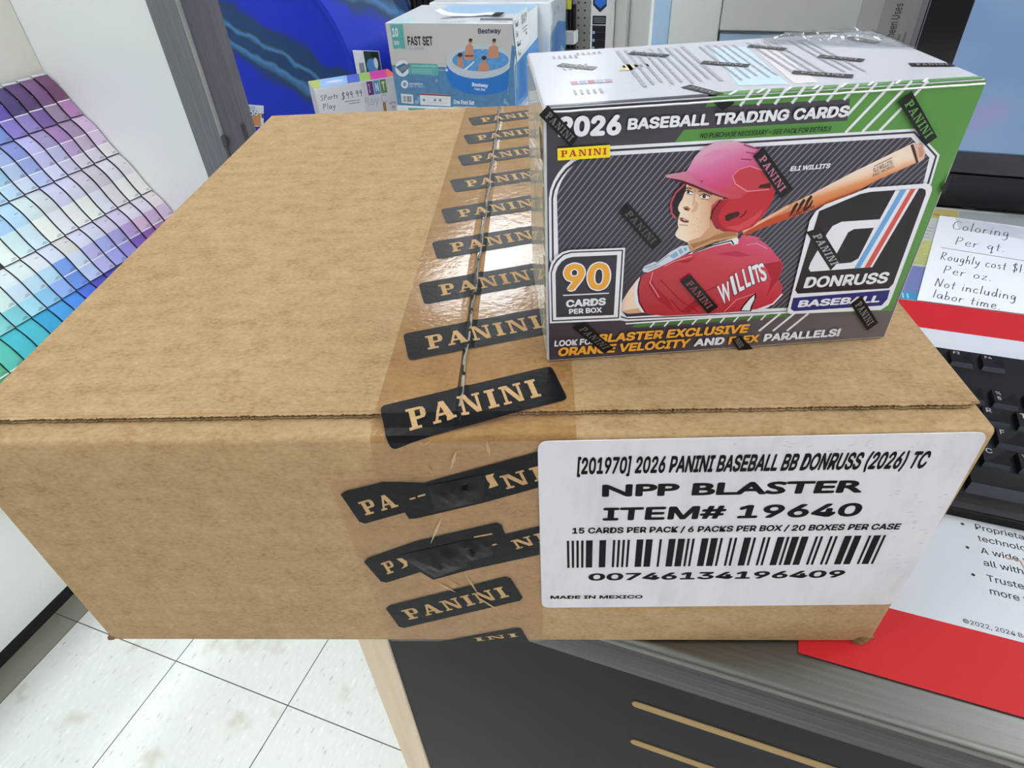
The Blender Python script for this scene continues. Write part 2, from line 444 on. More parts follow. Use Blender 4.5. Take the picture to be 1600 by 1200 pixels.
# printed leaflet and handwritten note behind the mat
t = thing('leaflet', 'printed leaflet with yellow and blue-violet panels under the handwritten note', 'leaflet', (0, 0, 0))
MB().prism([(.405, .4788), (.62, .4788), (.62, .690), (.42, .690)], 'z', .0003, .0009, M('#b7b9b4', .5)).build('paper', t)
pl = Print(lambda u, v: (u, v), lambda u, v, k: (u/1000, v/1000, .0009 + k*.00006))
pl.poly([(409, 479.5), (470, 479.5), (480, 545), (414, 545)], M('#6d73a3', .5), 1, True)
pl.poly([(414, 479.5), (438, 479.5), (440.5, 494), (416, 494)], M('#3a86ab', .5), 2, True)
pl.poly([(416, 548), (480, 548), (490, 603), (420, 603)], M('#b3b370', .5), 1, True)
pl.poly([(425, 660), (492, 660), (494, 684), (430, 684)], M('#b9a860', .5), 1, True)
pl.line([(440, 668), (484, 668), (490, 660)], 1.2, ink, 2, True)
pl.poly([(492, 655), (495, 684), (620, 684), (620, 655)], M('#9aa0a2', .5), 1, True)
for i in range(14):
    y = 551 + i*3.6; pl.line([(424, y), (452+random.uniform(-3, 5), y)], .9, M('#8f915a', .5), 2, True)
for i in range(5):
    y = 610 + i*8; pl.line([(446, y), (462+random.uniform(-4, 4), y)], 1.0, M('#6a6c68', .5), 2, True)
for i in range(3):
    pl.line([(420.5+i*3.8, 482), (420.5+i*3.8, 490)], 1.2, M('#9fd0e0', .5), 3, True)
pl.build('colour_print', t)

t = thing('paper_note', 'white handwritten price note lying in front of the black monitor', 'note', (0, 0, 0))
NA = math.radians(-7.5)
note_poly = [(.4345, .4790), (.600, .4790), (.615, .648), (.4745, .6655)]
MB().prism(note_poly, 'z', .0016, .0021, M('#e3e3ea', .6)).build('paper', t)
pn = Print(lambda u, v: (u, v), lambda u, v, k: (u/1000, v/1000, .0021 + k*.00006))
pen = M('#3a3a42', .5)
ex = (math.cos(NA), math.sin(NA)); ey = (.25, .97)
def note_line(s, x, y, h, wsc=.62):
    handwrite(pn, s, (x, y), (ex[0]*h*wsc, ex[1]*h*wsc), (ey[0]*h, ey[1]*h), .75, pen)
note_line('Coloring', 481, 634, 22, .52)
note_line('Per qt.', 479, 598, 19, .62)
pn.line([(466, 588), (590, 571)], .8, pen, 2, True)
note_line('Roughly cost $1.00', 462, 562, 17, .47)
note_line('Per oz.', 461, 535, 16, .66)
note_line('Not including', 451, 508, 16, .56)
note_line('labor time.', 447, 487, 15, .6)
pn.build('handwriting', t)
tape_clear = bpy.data.materials.new('clear_tape'); tape_clear.use_nodes = True
def film(m, tint, rough, fac, bump=0.0, bscale=400):
    nt = m.node_tree; N = nt.nodes; L = nt.links; out = N['Material Output']; N.remove(N['Principled BSDF'])
    tr = N.new('ShaderNodeBsdfTransparent'); tr.inputs[0].default_value = lin(tint)
    gl = N.new('ShaderNodeBsdfGlossy'); gl.inputs['Roughness'].default_value = rough
    # thin film: the same reflectance seen from either side
    lw = N.new('ShaderNodeLayerWeight'); lw.inputs['Blend'].default_value = .5
    p5 = N.new('ShaderNodeMath'); p5.operation = 'POWER'; p5.inputs[1].default_value = 5.0; L.new(lw.outputs['Facing'], p5.inputs[0])
    f0 = ((fac-1)/(fac+1))**2; ma = N.new('ShaderNodeMath'); ma.operation = 'MULTIPLY_ADD'; ma.inputs[1].default_value = 1-f0; ma.inputs[2].default_value = f0; L.new(p5.outputs[0], ma.inputs[0])
    mx = N.new('ShaderNodeMixShader'); L.new(ma.outputs[0], mx.inputs[0]); L.new(tr.outputs[0], mx.inputs[1]); L.new(gl.outputs[0], mx.inputs[2])
    if bump:
        tc = N.new('ShaderNodeTexCoord'); n = N.new('ShaderNodeTexNoise'); n.inputs['Scale'].default_value = bscale; n.inputs['Detail'].default_value = 3
        L.new(tc.outputs['Object'], n.inputs['Vector']); bp = N.new('ShaderNodeBump'); bp.inputs['Strength'].default_value = bump; bp.inputs['Distance'].default_value = .001
        L.new(n.outputs['Fac'], bp.inputs['Height']); L.new(bp.outputs[0], gl.inputs['Normal']); L.new(bp.outputs[0], lw.inputs['Normal'])
    L.new(mx.outputs[0], out.inputs['Surface'])
film(tape_clear, '#fbfcfd', .12, 1.9, .5, 120)
tb = MB(); n_ = 24
for i in range(n_):
    def tp(k, e): 
        x = .488 + .125*k/n_; y = .6615 - .018*k/n_ - e*.028
        return (x, y, .0024 + .0003*math.sin(k*1.7))
    tb.face([tp(i, 0), tp(i+1, 0), tp(i+1, 1), tp(i, 1)], tape_clear)
tb.build('clear_tape', t, True, False)['label'] = 'shiny strip of clear tape across the top of the note'

# crinkled clear sleeve between the note and the monitor
sleeve_m = bpy.data.materials.new('clear_sleeve'); sleeve_m.use_nodes = True
film(sleeve_m, '#eef1f3', .1, 2.0, .2, 90)
sv = MB(); n1, n2 = 30, 6
def svp(i, j):
    a, b_ = i/n1, j/n2; x = .4965 + .16*a; y = .6915 - (.006 + .020*a)*b_ - .004*a
    return (x, y, .0026 + .0030*abs(noise.noise(Vector((x*70, y*110, 0)))) + .0012*math.sin(b_*PI))
for i in range(n1):
    for j in range(n2): sv.face([svp(i, j), svp(i+1, j), svp(i+1, j+1), svp(i, j+1)], sleeve_m)
tag(sv.build('plastic_sleeve', None, True, False), 'crinkled clear plastic sleeve between the handwritten note and the black monitor', 'plastic sleeve')

# ================================================================== KEYBOARD
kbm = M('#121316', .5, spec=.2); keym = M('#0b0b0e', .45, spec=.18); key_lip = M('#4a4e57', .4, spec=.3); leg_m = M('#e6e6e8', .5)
t = thing('keyboard', 'black computer keyboard on the white and red desk mat', 'keyboard', (0, 0, .0013))
kx0, kx1, ky0, ky1 = .352, .800, .228, .3835
MB().prism([(ky0, .000), (ky1, 0), (ky1, .0165), (ky1-.004, .019), (ky0+.018, .0115), (ky0+.012, .0075), (ky0, .0055)], 'x', kx0, kx1, kbm).build('case', t)
MB().box(kx0+.002, kx1-.002, ky0+.001, ky0+.010, .0052, .0066, M('#23242a', .25)).build('palm_edge', t)
def key_z(y): return .0118 + (y-ky0)/(ky1-ky0)*.0075
def key(cx, cy, kw, legend, up_=None, kd=.0182):
    b = MB(); z = key_z(cy); hw, hd = kw/2-.0005, kd/2-.0004
    tw, td = hw-.0022, hd-.0020
    # dished, tapering cap whose front skirt shows as a paler lip
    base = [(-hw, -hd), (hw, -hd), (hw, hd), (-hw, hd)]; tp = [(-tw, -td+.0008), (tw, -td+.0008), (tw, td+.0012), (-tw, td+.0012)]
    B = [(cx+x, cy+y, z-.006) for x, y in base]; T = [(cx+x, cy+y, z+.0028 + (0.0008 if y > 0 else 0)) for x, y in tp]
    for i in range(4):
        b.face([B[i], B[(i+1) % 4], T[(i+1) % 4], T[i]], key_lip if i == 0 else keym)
    cxm = (cx, cy+.0005, z+.0026)
    for i in range(4): b.face([T[i], T[(i+1) % 4], cxm], keym)
    pr = Print(lambda u, v: (u, v), lambda u, v, k: (u/1000, v/1000, z+.0036 + (v/1000-cy)*.05))
    X, Y = (cx-tw)*1000+1.6, (cy+td)*1000
    def leg(s, x, y, h):
        vs, _ = glyphs(s, INTER, .02); c0, c1 = cap_of(INTER, .02); wd = (max(a[0] for a in vs)-min(a[0] for a in vs))/(c1-c0)*h
        pr.text(s, (x, y), (x+wd, y), (x, y+h), leg_m, 1, INTER, .02, raw=True)
    if legend:
        if up_: leg(up_, X, Y-3.9, 3.0); leg(legend, X+.3, Y-9.4, 3.4)
        elif len(legend) == 1: leg(legend, X, Y-4.8, 4.3)
        else: leg(legend, X, Y-3.9, 2.9)
    b.v += pr.mb.v and []
    off = len(b.v); b.v += pr.mb.v; s_ = b.slot(leg_m)
    for f_ in pr.mb.f: b.f.append(tuple(off+i for i in f_)); b.mi.append(s_)
    b.build('key', t, fixn=False)
P_ = .0195
xF3 = .4395 + .006; yF = .3665
for i, s in enumerate(('F1', 'F2', 'F3', 'F4')): key(xF3 + (i-2)*P_*1.02, yF, .0185, s)
key(xF3 - 3.85*P_, yF, .0185, 'Esc')
for i, s in enumerate(('F5', 'F6', 'F7', 'F8')): key(xF3 + (2.55+i)*P_*1.02, yF, .0185, s)
for i, s in enumerate(('F9', 'F10', 'F11', 'F12')): key(xF3 + (7.05+i)*P_*1.02, yF, .0185, s)
x5 = .4665; yN = .3275
for i, (s, u_) in enumerate(zip('`1234567890-=', '~!@#$%^&*()_+')): key(x5 + (i-5)*P_, yN, .0190, s, u_)
key(x5 + 8.5*P_, yN, .0385, 'Back')
xT = .4775; yT = yN - P_
key(xT - 5.25*P_, yT, .028, 'Tab')
for i, s in enumerate('QWERTYUIOP[]'): key(xT + (i-4)*P_, yT, .0190, s)
key(xT + 8.25*P_, yT, .028, '\\')
xG = xT + .25*P_
key(xG - 5.4*P_, yT-P_, .033, 'Caps')
for i, s in enumerate("ASDFGHJKL;'"): key(xG + (i-4)*P_, yT-P_, .0190, s)
key(xG + 7.6*P_, yT-P_, .040, 'Enter')
xV = xG - .55*P_
key(xV - 4.6*P_, yT-2*P_, .042, 'Shift')
for i, s in enumerate('ZXCVBNM,./'): key(xV + (i-3)*P_, yT-2*P_, .0190, s)
key(xV + 7.9*P_, yT-2*P_, .050, 'Shift')
for x, wd, s in ((.366, .026, 'Ctrl'), (.394, .026, ''), (.419, .022, 'Alt')): key(x, yT-3*P_, wd, s)
key(.489, yT-3*P_, .112, '')
for x, s in ((.562, 'Alt'), (.588, ''), (.614, ''), (.640, 'Ctrl')): key(x, yT-3*P_, .024, s)
for r_ in range(4):
    for c_ in range(3): key(.722 + c_*P_, yN - r_*P_, .0190, '7894561230.'[r_*3+c_] if r_*3+c_ < 11 else '')

# ================================================================== MONITOR
gloss_black = M('#0b0c12', .12, coat=.6)
t = thing('computer_monitor', 'black computer monitor with a pale blue lit screen behind the handwritten note', 'monitor', (0, 0, .0003))
mx0, mx1 = .4065, 1.02
MB().box(mx0, mx1, .703, .745, .001, .42, gloss_black, .004, 2).build('housing', t)
f = MB()
f.box(mx0+.0005, .4425, .698, .7028, .059, .418, gloss_black).box(.990, mx1-.0005, .698, .7028, .059, .418, gloss_black).box(.4425, .990, .698, .7028, .39, .418, gloss_black).box(mx0+.0005, mx1-.0005, .697, .7028, .0375, .059, gloss_black)
f.build('bezel', t)
MB().box(mx0, mx1, .694, .7028, .0015, .0362, M('#0d0e15', .3)).build('chin', t)
def screen_mat():
    m, nt, N, L, b = nodes('lit_screen')
    tc = N.new('ShaderNodeTexCoord'); mp = N.new('ShaderNodeMapping'); mp.inputs['Scale'].default_value = (7, 7, 9); mp.inputs['Rotation'].default_value = (0, .5, 0)
    L.new(tc.outputs['Object'], mp.inputs[0]); n = N.new('ShaderNodeTexNoise'); n.inputs['Scale'].default_value = 1.3; n.inputs['Detail'].default_value = 1.5
    L.new(mp.outputs[0], n.inputs['Vector'])
    r = ramp(N, [(.3, '#7f9fcb'), (.5, '#8aa9d3'), (.58, '#9ba3d0'), (.7, '#86abd5')]); L.new(n.outputs['Fac'], r.inputs[0])
    b.inputs['Base Color'].default_value = lin('#10131a'); b.inputs['Roughness'].default_value = .25
    L.new(r.outputs[0], b.inputs['Emission Color']); b.inputs['Emission Strength'].default_value = .72
    return m
MB().box(.4425, .990, .7005, .7035, .059, .39, screen_mat()).build('screen', t)

# paint guide sign standing behind the monitor, its words running upward
t = thing('guide_sign', 'grey paint sheen guide sign with sideways lettering standing behind the monitor', 'sign', (0, .86, 0))
MB().box(.3625, .4445, 0, .006, .0002, .42, M('#b9babd', .5)).build('board', t)
ps = Print(lambda u, v: (u, v), lambda u, v, k: (u/1000, -.0001 - k*.00008, v/1000))
ps.poly([(363, 1), (386, 1), (386, 419), (363, 419)], M('#cfd0d2', .5), 1, True)
ps.poly([(425, 1), (437, 1), (437, 419), (425, 419)], M('#8d8f93', .5), 1, True)
ps.poly([(441, 1), (444.4, 1), (444.4, 419), (441, 419)], M('#dadbdd', .5), 1, True)
def up_text(s, x, y, h, bold=.0, mt=ink):
    vs, _ = glyphs(s, INTER, bold); c0, c1 = cap_of(INTER, bold); wd = (max(a[0] for a in vs)-min(a[0] for a in vs))/(c1-c0)*h
    ps.text(s, (x, y), (x, y+wd), (x-h, y), mt, 2, INTER, bold, raw=True)
ps.text('Common Sheen Uses', (406, 96), (406, 167), (397.5, 96), ink, 2, INTER, .0, raw=True)
for i, (x, h) in enumerate(((412.5, 2.6), (418.5, 2.6))):
    up_text(('and get creative with sheen', 'your Benjamin Moore retailer')[i], x, 90, h)
for y, s in ((119, 'Pearl'), (153, 'Eggshell')): up_text(s, 433, y, 3.2)
ps.build('print', t)
ps = None

# ================================================================== PALE FIXTURES BEHIND THE COUNTER BOX
pale = M('#e4e8e4', .6); pale2 = M('#dcdedd', .6); lblue = M('#b4d3f2', .6)
t = thing('equipment_cabinet', 'pale grey equipment cabinet standing over the flat light blue carton', 'cabinet', (0, 1.02, 0))
MB().box(.1925, .386, 0, .25, .104, .95, pale2, .002, 1).build('cabinet_body', t)
MB().box(.388, .62, .004, .25, .104, .95, pale2, .002, 1).build('cabinet_door', t)
MB().box(.1185, .1915, 0, .25, .0005, .95, pale, .002, 1).build('side_upright', t)
MB().box(.0925, .1180, .001, .25, .0005, .95, lblue, .001, 1).build('edge_strip', t)['label'] = 'pale blue edge strip'
t = thing('flat_carton', 'flat light blue carton on the counter under the pale grey cabinet', 'carton', (0, 1.02, .0003))
MB().box(.1935, .60, .004, .25, 0, .1018, lblue, .002, 1).build('carton_body', t)
MB().box(.1930, .6005, .0005, .26, .1019, .1032, M('#6d737a', .6)).build('lid_edge', t)['label'] = 'dark rim along the carton top'

gcol = noise_mat('grey_upright_paint', [(.3, '#d0cfcf'), (.7, '#dad9d9')], scale=(8, 8, 2), rough=.6)
t = thing('store_upright', 'light grey folded metal store upright left of the blue cabinet edge', 'fixture post', (0, 1.6, FLOOR_Z))
MB().box(-.113, -.0945, -.012, .06, 0, 2.2, gcol, .003, 1).build('rolled_edge', t)
MB().box(-.0940, -.0645, 0, .06, 0, 2.2, gcol, .001, 1).build('front_face', t)
MB().box(-.0640, -.0600, -.010, .06, 0, 2.2, M('#b4b2b3', .6), .001, 1).build('seam_lip', t)
MB().box(-.0595, -.011, .002, .06, 0, 2.2, gcol, .001, 1).build('side_face', t)

t = thing('tall_carton', 'tall narrow white carton with black printed panels beside the pegboard', 'carton', (0, 1.9, FLOOR_Z))
MB().box(-.229, -.180, 0, .10, 0, 1.35, M('#dcdde0', .5), .001, 1).build('carton_body', t)
ps = Print(lambda u, v: (u, v), lambda u, v, k: (u/1000, -.0001 - k*.00008, v/1000))
Z0 = -FLOOR_Z*1000
ps.poly([(-224, Z0-200), (-183, Z0-200), (-183, Z0-58), (-224, Z0-58)], M('#15171f', .5), 1, True)
ps.poly([(-224, Z0-56), (-183, Z0-56), (-183, Z0-34), (-224, Z0-34)], M('#15171f', .5), 1, True)
ps.poly([(-224, Z0-8), (-203, Z0-26), (-182, Z0-8), (-182, Z0+200), (-224, Z0+200)], M('#1a1d28', .5), 1, True)
ps.poly([(-219, Z0-4), (-203, Z0-17), (-187, Z0-4), (-187, Z0+60), (-219, Z0+60)], M('#2f6fd0', .5), 2, True)
for i in range(4):
    y = Z0-76-i*20; ps.poly([(-223, y-3.5), (-216, y-3.5), (-216, y+3.5), (-223, y+3.5)], M('#8fb4e6', .5), 2, True)
    ps.line([(-212, y+1), (-188, y+1)], 1.2, M('#4a4f5c', .5), 2, True)
for i in range(3): ps.line([(-220, Z0-40-i*5), (-188, Z0-40-i*5)], 1.6, M('#9aa0ac', .5), 2, True)
ps.build('print', t)

t = thing('round_bin', 'black round bin whose domed lid shows just above the trading card box', 'bin', (-.205, 1.60, FLOOR_Z))
MB().cyl((0, 0, 0), .075, .87, M('#141417', .3), 'z', 32, .085).build('bin_body', t, True)
b = MB(); rings = [(.090, .87), (.090, .885), (.082, .905), (.062, .925), (.035, .936), (.0, .939)]; n = 32
for (ra, za), (rb, zb_) in zip(rings, rings[1:]):
    for i in range(n):
        a0, a1 = 2*PI*i/n, 2*PI*(i+1)/n
        b.face([(ra*math.cos(a0), ra*math.sin(a0), za), (ra*math.cos(a1), ra*math.sin(a1), za), (rb*math.cos(a1), rb*math.sin(a1), zb_), (rb*math.cos(a0), rb*math.sin(a0), zb_)][:4 if rb else 3], M('#141417', .3))
b.build('domed_lid', t, True)

# pegboard with hung goods
def peg_mat():
    m, nt, N, L, b = nodes('pegboard')
    tc = N.new('ShaderNodeTexCoord'); sp = N.new('ShaderNodeSeparateXYZ'); L.new(tc.outputs['Object'], sp.inputs[0])
    outs = []
    for ax in ('X', 'Z'):
        d = N.new('ShaderNodeMath'); d.operation = 'PINGPONG'; d.inputs[1].default_value = .0127; L.new(sp.outputs[ax], d.inputs[0])
        p = N.new('ShaderNodeMath'); p.operation = 'POWER'; p.inputs[1].default_value = 2; L.new(d.outputs[0], p.inputs[0]); outs.append(p)
    a = N.new('ShaderNodeMath'); L.new(outs[0].outputs[0], a.inputs[0]); L.new(outs[1].outputs[0], a.inputs[1])
    g = N.new('ShaderNodeMath'); g.operation = 'LESS_THAN'; g.inputs[1].default_value = .0035**2; L.new(a.outputs[0], g.inputs[0])
    mx = N.new('ShaderNodeMix'); mx.data_type = 'RGBA'; L.new(g.outputs[0], mx.inputs['Factor'])
    mx.inputs['A'].default_value = lin('#8d8b86'); mx.inputs['B'].default_value = lin('#141416')
    L.new(mx.outputs['Result'], b.inputs['Base Color']); b.inputs['Roughness'].default_value = .6
    return m
t = thing('pegboard', 'grey perforated pegboard with hung black goods behind the swimming pool boxes', 'pegboard', (0, 2.6, FLOOR_Z))
MB().box(-1.6, -.25, 0, .02, 0, 1.7, peg_mat()).build('board', t)
MB().box(-.338, -.32, -.02, 0, 0, 1.7, M('#2a2a2c', .5)).build('slotted_upright', t)
blk = M('#15141a', .35); wht = M('#d8d8dc', .5); yel = M('#d9cf4a', .5)
def hung(x, w_, z0, z1, lab, band=True, tagc=True):
    t = thing('hanging_strap', lab, 'strap', (.279+(x-.279)*1.0386, 2.578, FLOOR_Z-.012), 0)
    b = MB()
    for i in range(4):
        xx = -w_/2 + (i+.5)*w_/4
        b.cyl((xx, -.035, z0-FLOOR_Z), w_/7.4, z1-z0, blk, 'z', 10)
    b.build('coiled_webbing', t, True)
    if band: MB().box(-w_/2-.004, w_/2+.004, -.062, -.012, z0+1.03+.02, z0+1.03+.065, wht, .004, 1).build('paper_band', t)
    MB().cyl((0, -.07, z1+1.035), .003, .09, M('#9a9a9c', .3, 1.0), 'y', 8).build('hook', t)
    if tagc: MB().box(-.022, .022, -.074, -.071, z1+1.02, z1+1.06, yel).build('price_tag', t)
hung(-.452, .06, -.25, -.10, 'black webbing strap with a white paper band hanging by the slotted pegboard edge')
hung(-1.165, .10, -.32, -.115, 'black webbing bundle with a yellow price tag hanging above the pool boxes', False)
hung(-1.03, .11, -.35, -.02, 'thick black webbing bundle hanging behind the front pool box, second along the pegboard', False, False)
hung(-.555, .05, -.28, -.08, 'narrow black webbing strap hanging behind the plastic-wrapped pool boxes', False, False)
hung(-1.30, .12, -.33, -.02, 'wide black webbing bundle hanging nearest the blue wading pool', False, False)

# ================================================================== PAINT CHIP RACK
SL_T = Vector((-1.38, 0, -.035)); DN = Vector((.5639, 0, -.8258)); NO = Vector((.8258, 0, .5639))
def slope(y, s, n=0.0): return SL_T + DN*s + NO*n + Vector((0, y, 0))
whitep = M('#eceeed', .35, coat=.25); cream = M('#dcddd2', .5)
t = thing('paint_chip_rack', 'white sloped paint chip display rack with a tall white end panel', 'display rack', (0, 0, FLOOR_Z))
up_ = Vector((0, 0, -FLOOR_Z))
b = MB(); y0, y1 = -.25, 1.0985; th_ = .012
A = [slope(0, 0, -.004), slope(0, .70, -.004), slope(0, .70, -.03), slope(0, 0, -.03)]
b.prism([((p+up_).x, (p+up_).z) for p in A], 'y', y0, y1, M('#4e4e58', .6)).build('sloped_board', t)
MB().box(-1.41, -1.392, y0, y1, .98, 2.1, cream).build('header_panel', t)
b = MB(); fr = M('#9fa2a2', .4)
b.box(-1.3919, -1.3895, .76, .8440, 1.030, 1.033, fr).box(-1.3919, -1.3895, .8410, .8440, 1.030, 1.10, fr).box(-1.3919, -1.3908, .76, .8409, 1.0331, 1.10, M('#e6e6e4', .5)).box(-1.3919, -1.38955, .76, .829, 1.0331, 1.048, M('#55534f', .5))
b.build('sign_holder', t)
MB().box(-1.40, -1.096, y0, y1, .038, .40, whitep).build('base_cabinet', t)
MB().box(-1.40, -1.100, y0, y1, 0, .0375, M('#191a1d', .5)).build('toe_kick', t)
MB().box(-1.50, -.9855, 1.10, 1.125, 0, 2.2, whitep, .001, 1).build('end_panel', t)['label'] = 'tall glossy white end panel beside the paint chips'

names = [('deep plum', 'orchid'), ]
CH = {
 0: (0, [('6f4766', 'b384b4'), ('7b5681', '9c86a3'), ('5d4470', '7d61a0'), ('504275', '9685c4'), ('6a57b5', '8c7fce'), ('5b63b8', '7d92d6'), ('5779bd', '82a9d8')]),
 1: (0, [('cfb3d3', 'dac3df', 'e4dde2'), ('a58dad', 'c4b0c9', 'dccfe2'), ('a583b8', 'bca3cf', 'dcd0e2'), ('a59ac8', 'bcbbe0', 'ccc9e4'), ('bebcec', 'c3c2ee', 'd5d8f5'),
         ('8b96d6', '9eade2', 'b9c6ee'), ('a3b4e2', 'b7c9ea', 'cfdcf0'), ('8fbce6', 'a6cdea', 'c0dcf4'), ('88bfea', '9fccf0', 'b9dcf6')]),
 2: (0, [('dcd7de', 'e6e2e4', 'e8e6e6'), ('dcdae6', 'e6e2e8', 'ecebea'), ('cdc4d2', 'd8cfda', 'e2dce4'), ('cfcad9', 'd8d3e2', 'dde2ee'), ('d5d4ec', 'dddcf0', 'eaf0ea'),
         ('cccfea', 'd5d8ee', 'e9eaec'), ('d2dae0', 'dbe0e8', 'e6e8f2'), ('d6e6ea', 'e0f0f0', 'eef6ee'), ('b9dcf6', 'c6e4f8', 'd2eaf6'), ('a9d0f2', 'c0e0f2', 'd2ecf0'), ('b0dcf4', 'cdeaf6', 'eaf6f2')]),
 3: (0, [('e4d6de', 'd8bede', 'c9a0cf'), ('dfd8ea', 'cfb0d6', 'a878ae'), ('dfdae8', 'd8b9da', '8f5fb0'), ('d3caea', 'b9a0d8', '7f60bc'), ('cdc8e0', 'a9a3e0', '9a90dc'),
         ('d0d4ea', 'a9b0ea', 'a5a8ec'), ('d8d6ee', 'bcb9ea', 'b9b9ee'), ('d9d8d8', 'cfdcf4', 'b9c9f4'), ('d5dcf0', '7ba3ec', '6b94e4'), ('dfe6ee', 'b8dcf6', '92b4f2'),
         ('dcebec', 'bfe0f4', '8ec6ec'), ('dce8f0', 'cfe3f6', 'a5def2'), ('e2f2ee', 'd8f0ee', '7fd0dc'), ('dff2ec', 'c8ece4', '84d2d4')]),
 4: (6, [('4a45a8', '35308a'), ('4f50b8', '3a3a98'), ('4f70dc', '3a58b8'), ('4f8ee8', '3a70c0'), ('4b9fe0', '3580b8'), ('3aa3d4', '2f8a9c'), ('4dbcd0', '2d7d88'), ('48bccc', '336d6d'), ('5ac4b4', '4a9a7c'), ('62c49c', '4a9a70')]),
 5: (11, [('2a7f98', '236a84'), ('2a8890', '23707a'), ('2f8a86', '286e6c'), ('3a9a7c', '2f7a64'), ('48a878', '3a8a60'), ('58ac6c', '488a54')]),
}
def hue_name(h):
    import colorsys
    r, g, b_ = (int(h[i:i+2], 16)/255 for i in (0, 2, 4)); hh, s, v = colorsys.rgb_to_hsv(r, g, b_); hh *= 360
    base = 'green' if 100 < hh < 165 else 'teal' if hh < 192 else 'sky blue' if hh < 212 else 'blue' if hh < 238 else 'violet' if hh < 275 else 'mauve' if hh < 305 else 'plum'
    if s < .06: return 'off-white'
    depth = 'deep' if v < .58 else 'strong' if s > .45 else 'soft' if s > .22 else 'pale' if s > .1 else 'very pale'
    return depth + ' ' + base
ORD = ['first', 'second', 'third', 'fourth', 'fifth', 'sixth', 'seventh', 'eighth', 'ninth', 'tenth', 'eleventh', 'twelfth', 'thirteenth', 'fourteenth', 'fifteenth', 'sixteenth', 'seventeenth']
ROWN = ['top', 'second', 'third', 'fourth', 'fifth', 'sixth']
div_m = M('#f2f2f4', .45); chip_txt = M('#6f6f7c', .5); clear_p = M('#c9c8d2', .25, coat=.4)
PITCH_C, PITCH_R = .0388, .1112
def chip_card(row, j, cols):
    ya = 1.096 - j*PITCH_C; wd = PITCH_C - .0005
    s0 = row*PITCH_R; s1 = s0 + PITCH_R - .0014
    c = slope(ya - wd/2, s0)
    lab = f'{hue_name(cols[0])} paint chip card, {ROWN[row]} row, {ORD[j]} from the end panel'
    root = thing('paint_chip_card', lab, 'paint chip', c, 0, 'paint chip cards on the sloped rack')
    def P(y, s, e=0.0):
        tt = (s-s0)/(s1-s0)
        n = .0025 + .0045*math.sin(tt*PI) + .0035*tt - .0055*(y-(ya-wd))/wd + .0028*math.sin(2*PI*tt)
        return slope(y, s, n + e) - c
    b = MB(); n = len(cols)
    if row == 0: cuts = [0.0, .0685, PITCH_R-.0014]
    elif row >= 4: cuts = [0.0, .0660, PITCH_R-.0014]
    elif row == 1: cuts = [0.0, .044, .079, PITCH_R-.0014]
    elif row == 2: cuts = [0.0, .055, .056, PITCH_R-.0014]
    else: cuts = [0.0, .040, .074, PITCH_R-.0014]
    for k in range(n):
        mt = M('#' + cols[k], .45)
        steps = 5; sa, sb_ = s0+cuts[k], s0+cuts[k+1]
        for i in range(steps):
            a, d = sa+(sb_-sa)*i/steps, sa+(sb_-sa)*(i+1)/steps
            b.face([P(ya-wd, a), P(ya-wd, d), P(ya, d), P(ya, a)], mt)
        strong = row in (0, 1, 4) or (row == 3 and k == 1 and j < 9)
        if k < n-1 and strong:
            e = s0+cuts[k+1]
            b.face([P(ya-wd, e-.0008, .0002), P(ya-wd, e+.0012, .0002), P(ya, e+.0012, .0002), P(ya, e-.0008, .0002)], div_m)
        if cuts[k+1]-cuts[k] > .02:          # small printed name and code
            for (u0, u1, ds) in ((.55, .92, -.0045), (.66, .9, -.0075)) if (k or row in (0, 4)) else ((.62, .84, -.028),):
                e = sb_ + ds; yy0, yy1 = ya-wd+wd*u0, ya-wd+wd*u1
                b.face([P(yy0, e, .0003), P(yy0, e+.0011, .0003), P(yy1, e+.0011, .0003), P(yy1, e, .0003)], chip_txt)
    o = b.build('card', root, fixn=False)
    if row == 0:
        h = MB(); h.face([P(ya-wd-.001, s0-.006), P(ya-wd-.001, s0-.0005), P(ya+.0005, s0-.0005), P(ya+.0005, s0-.006)], clear_p)
        h.face([P(ya-.0014, s0-.006, .0004), P(ya-.0014, s0+.04, .0004), P(ya+.0002, s0+.04, .0004), P(ya+.0002, s0-.006, .0004)], clear_p)
        h.build('clear_holder', root, fixn=False)
for row, (j0, lst) in CH.items():
    for i, cols in enumerate(lst): chip_card(row, j0+i, cols)

# laminate post at the end of the rack
lam = noise_mat('grey_wood_laminate', [(.3, '#64656a'), (.5, '#75767a'), (.7, '#85868a')], scale=(700, 700, 6), rough=.55, detail=4)
lam2 = noise_mat('grey_wood_laminate_dark', [(.3, '#54525a'), (.5, '#625f68'), (.7, '#716e76')], scale=(700, 700, 6), rough=.55, detail=4)
t = thing('laminate_post', 'grey wood-grain laminate post at the end of the white panel', 'post', (0, 1.10, FLOOR_Z))
MB().box(-.9845, -.9025, -.004, .03, 0, 2.2, lam, .001, 1).build('front_board', t)
MB().box(-.9010, -.8995, -.006, .03, 0.88, 2.2, M('#b9bbbd', .4)).build('edge_trim', t)
MB().box(-.8980, -.827, .004, .034, 0, 2.2, lam2, .001, 1).build('return_board', t)
MB().box(-.8985, -.886, -.008, -.002, .86, .8795, M('#4c4d52', .5)).build('bracket', t)
MB().box(-.834, -.8265, -.004, .0035, .70, .91, M('#3f3f45', .5)).build('slot_clip', t)

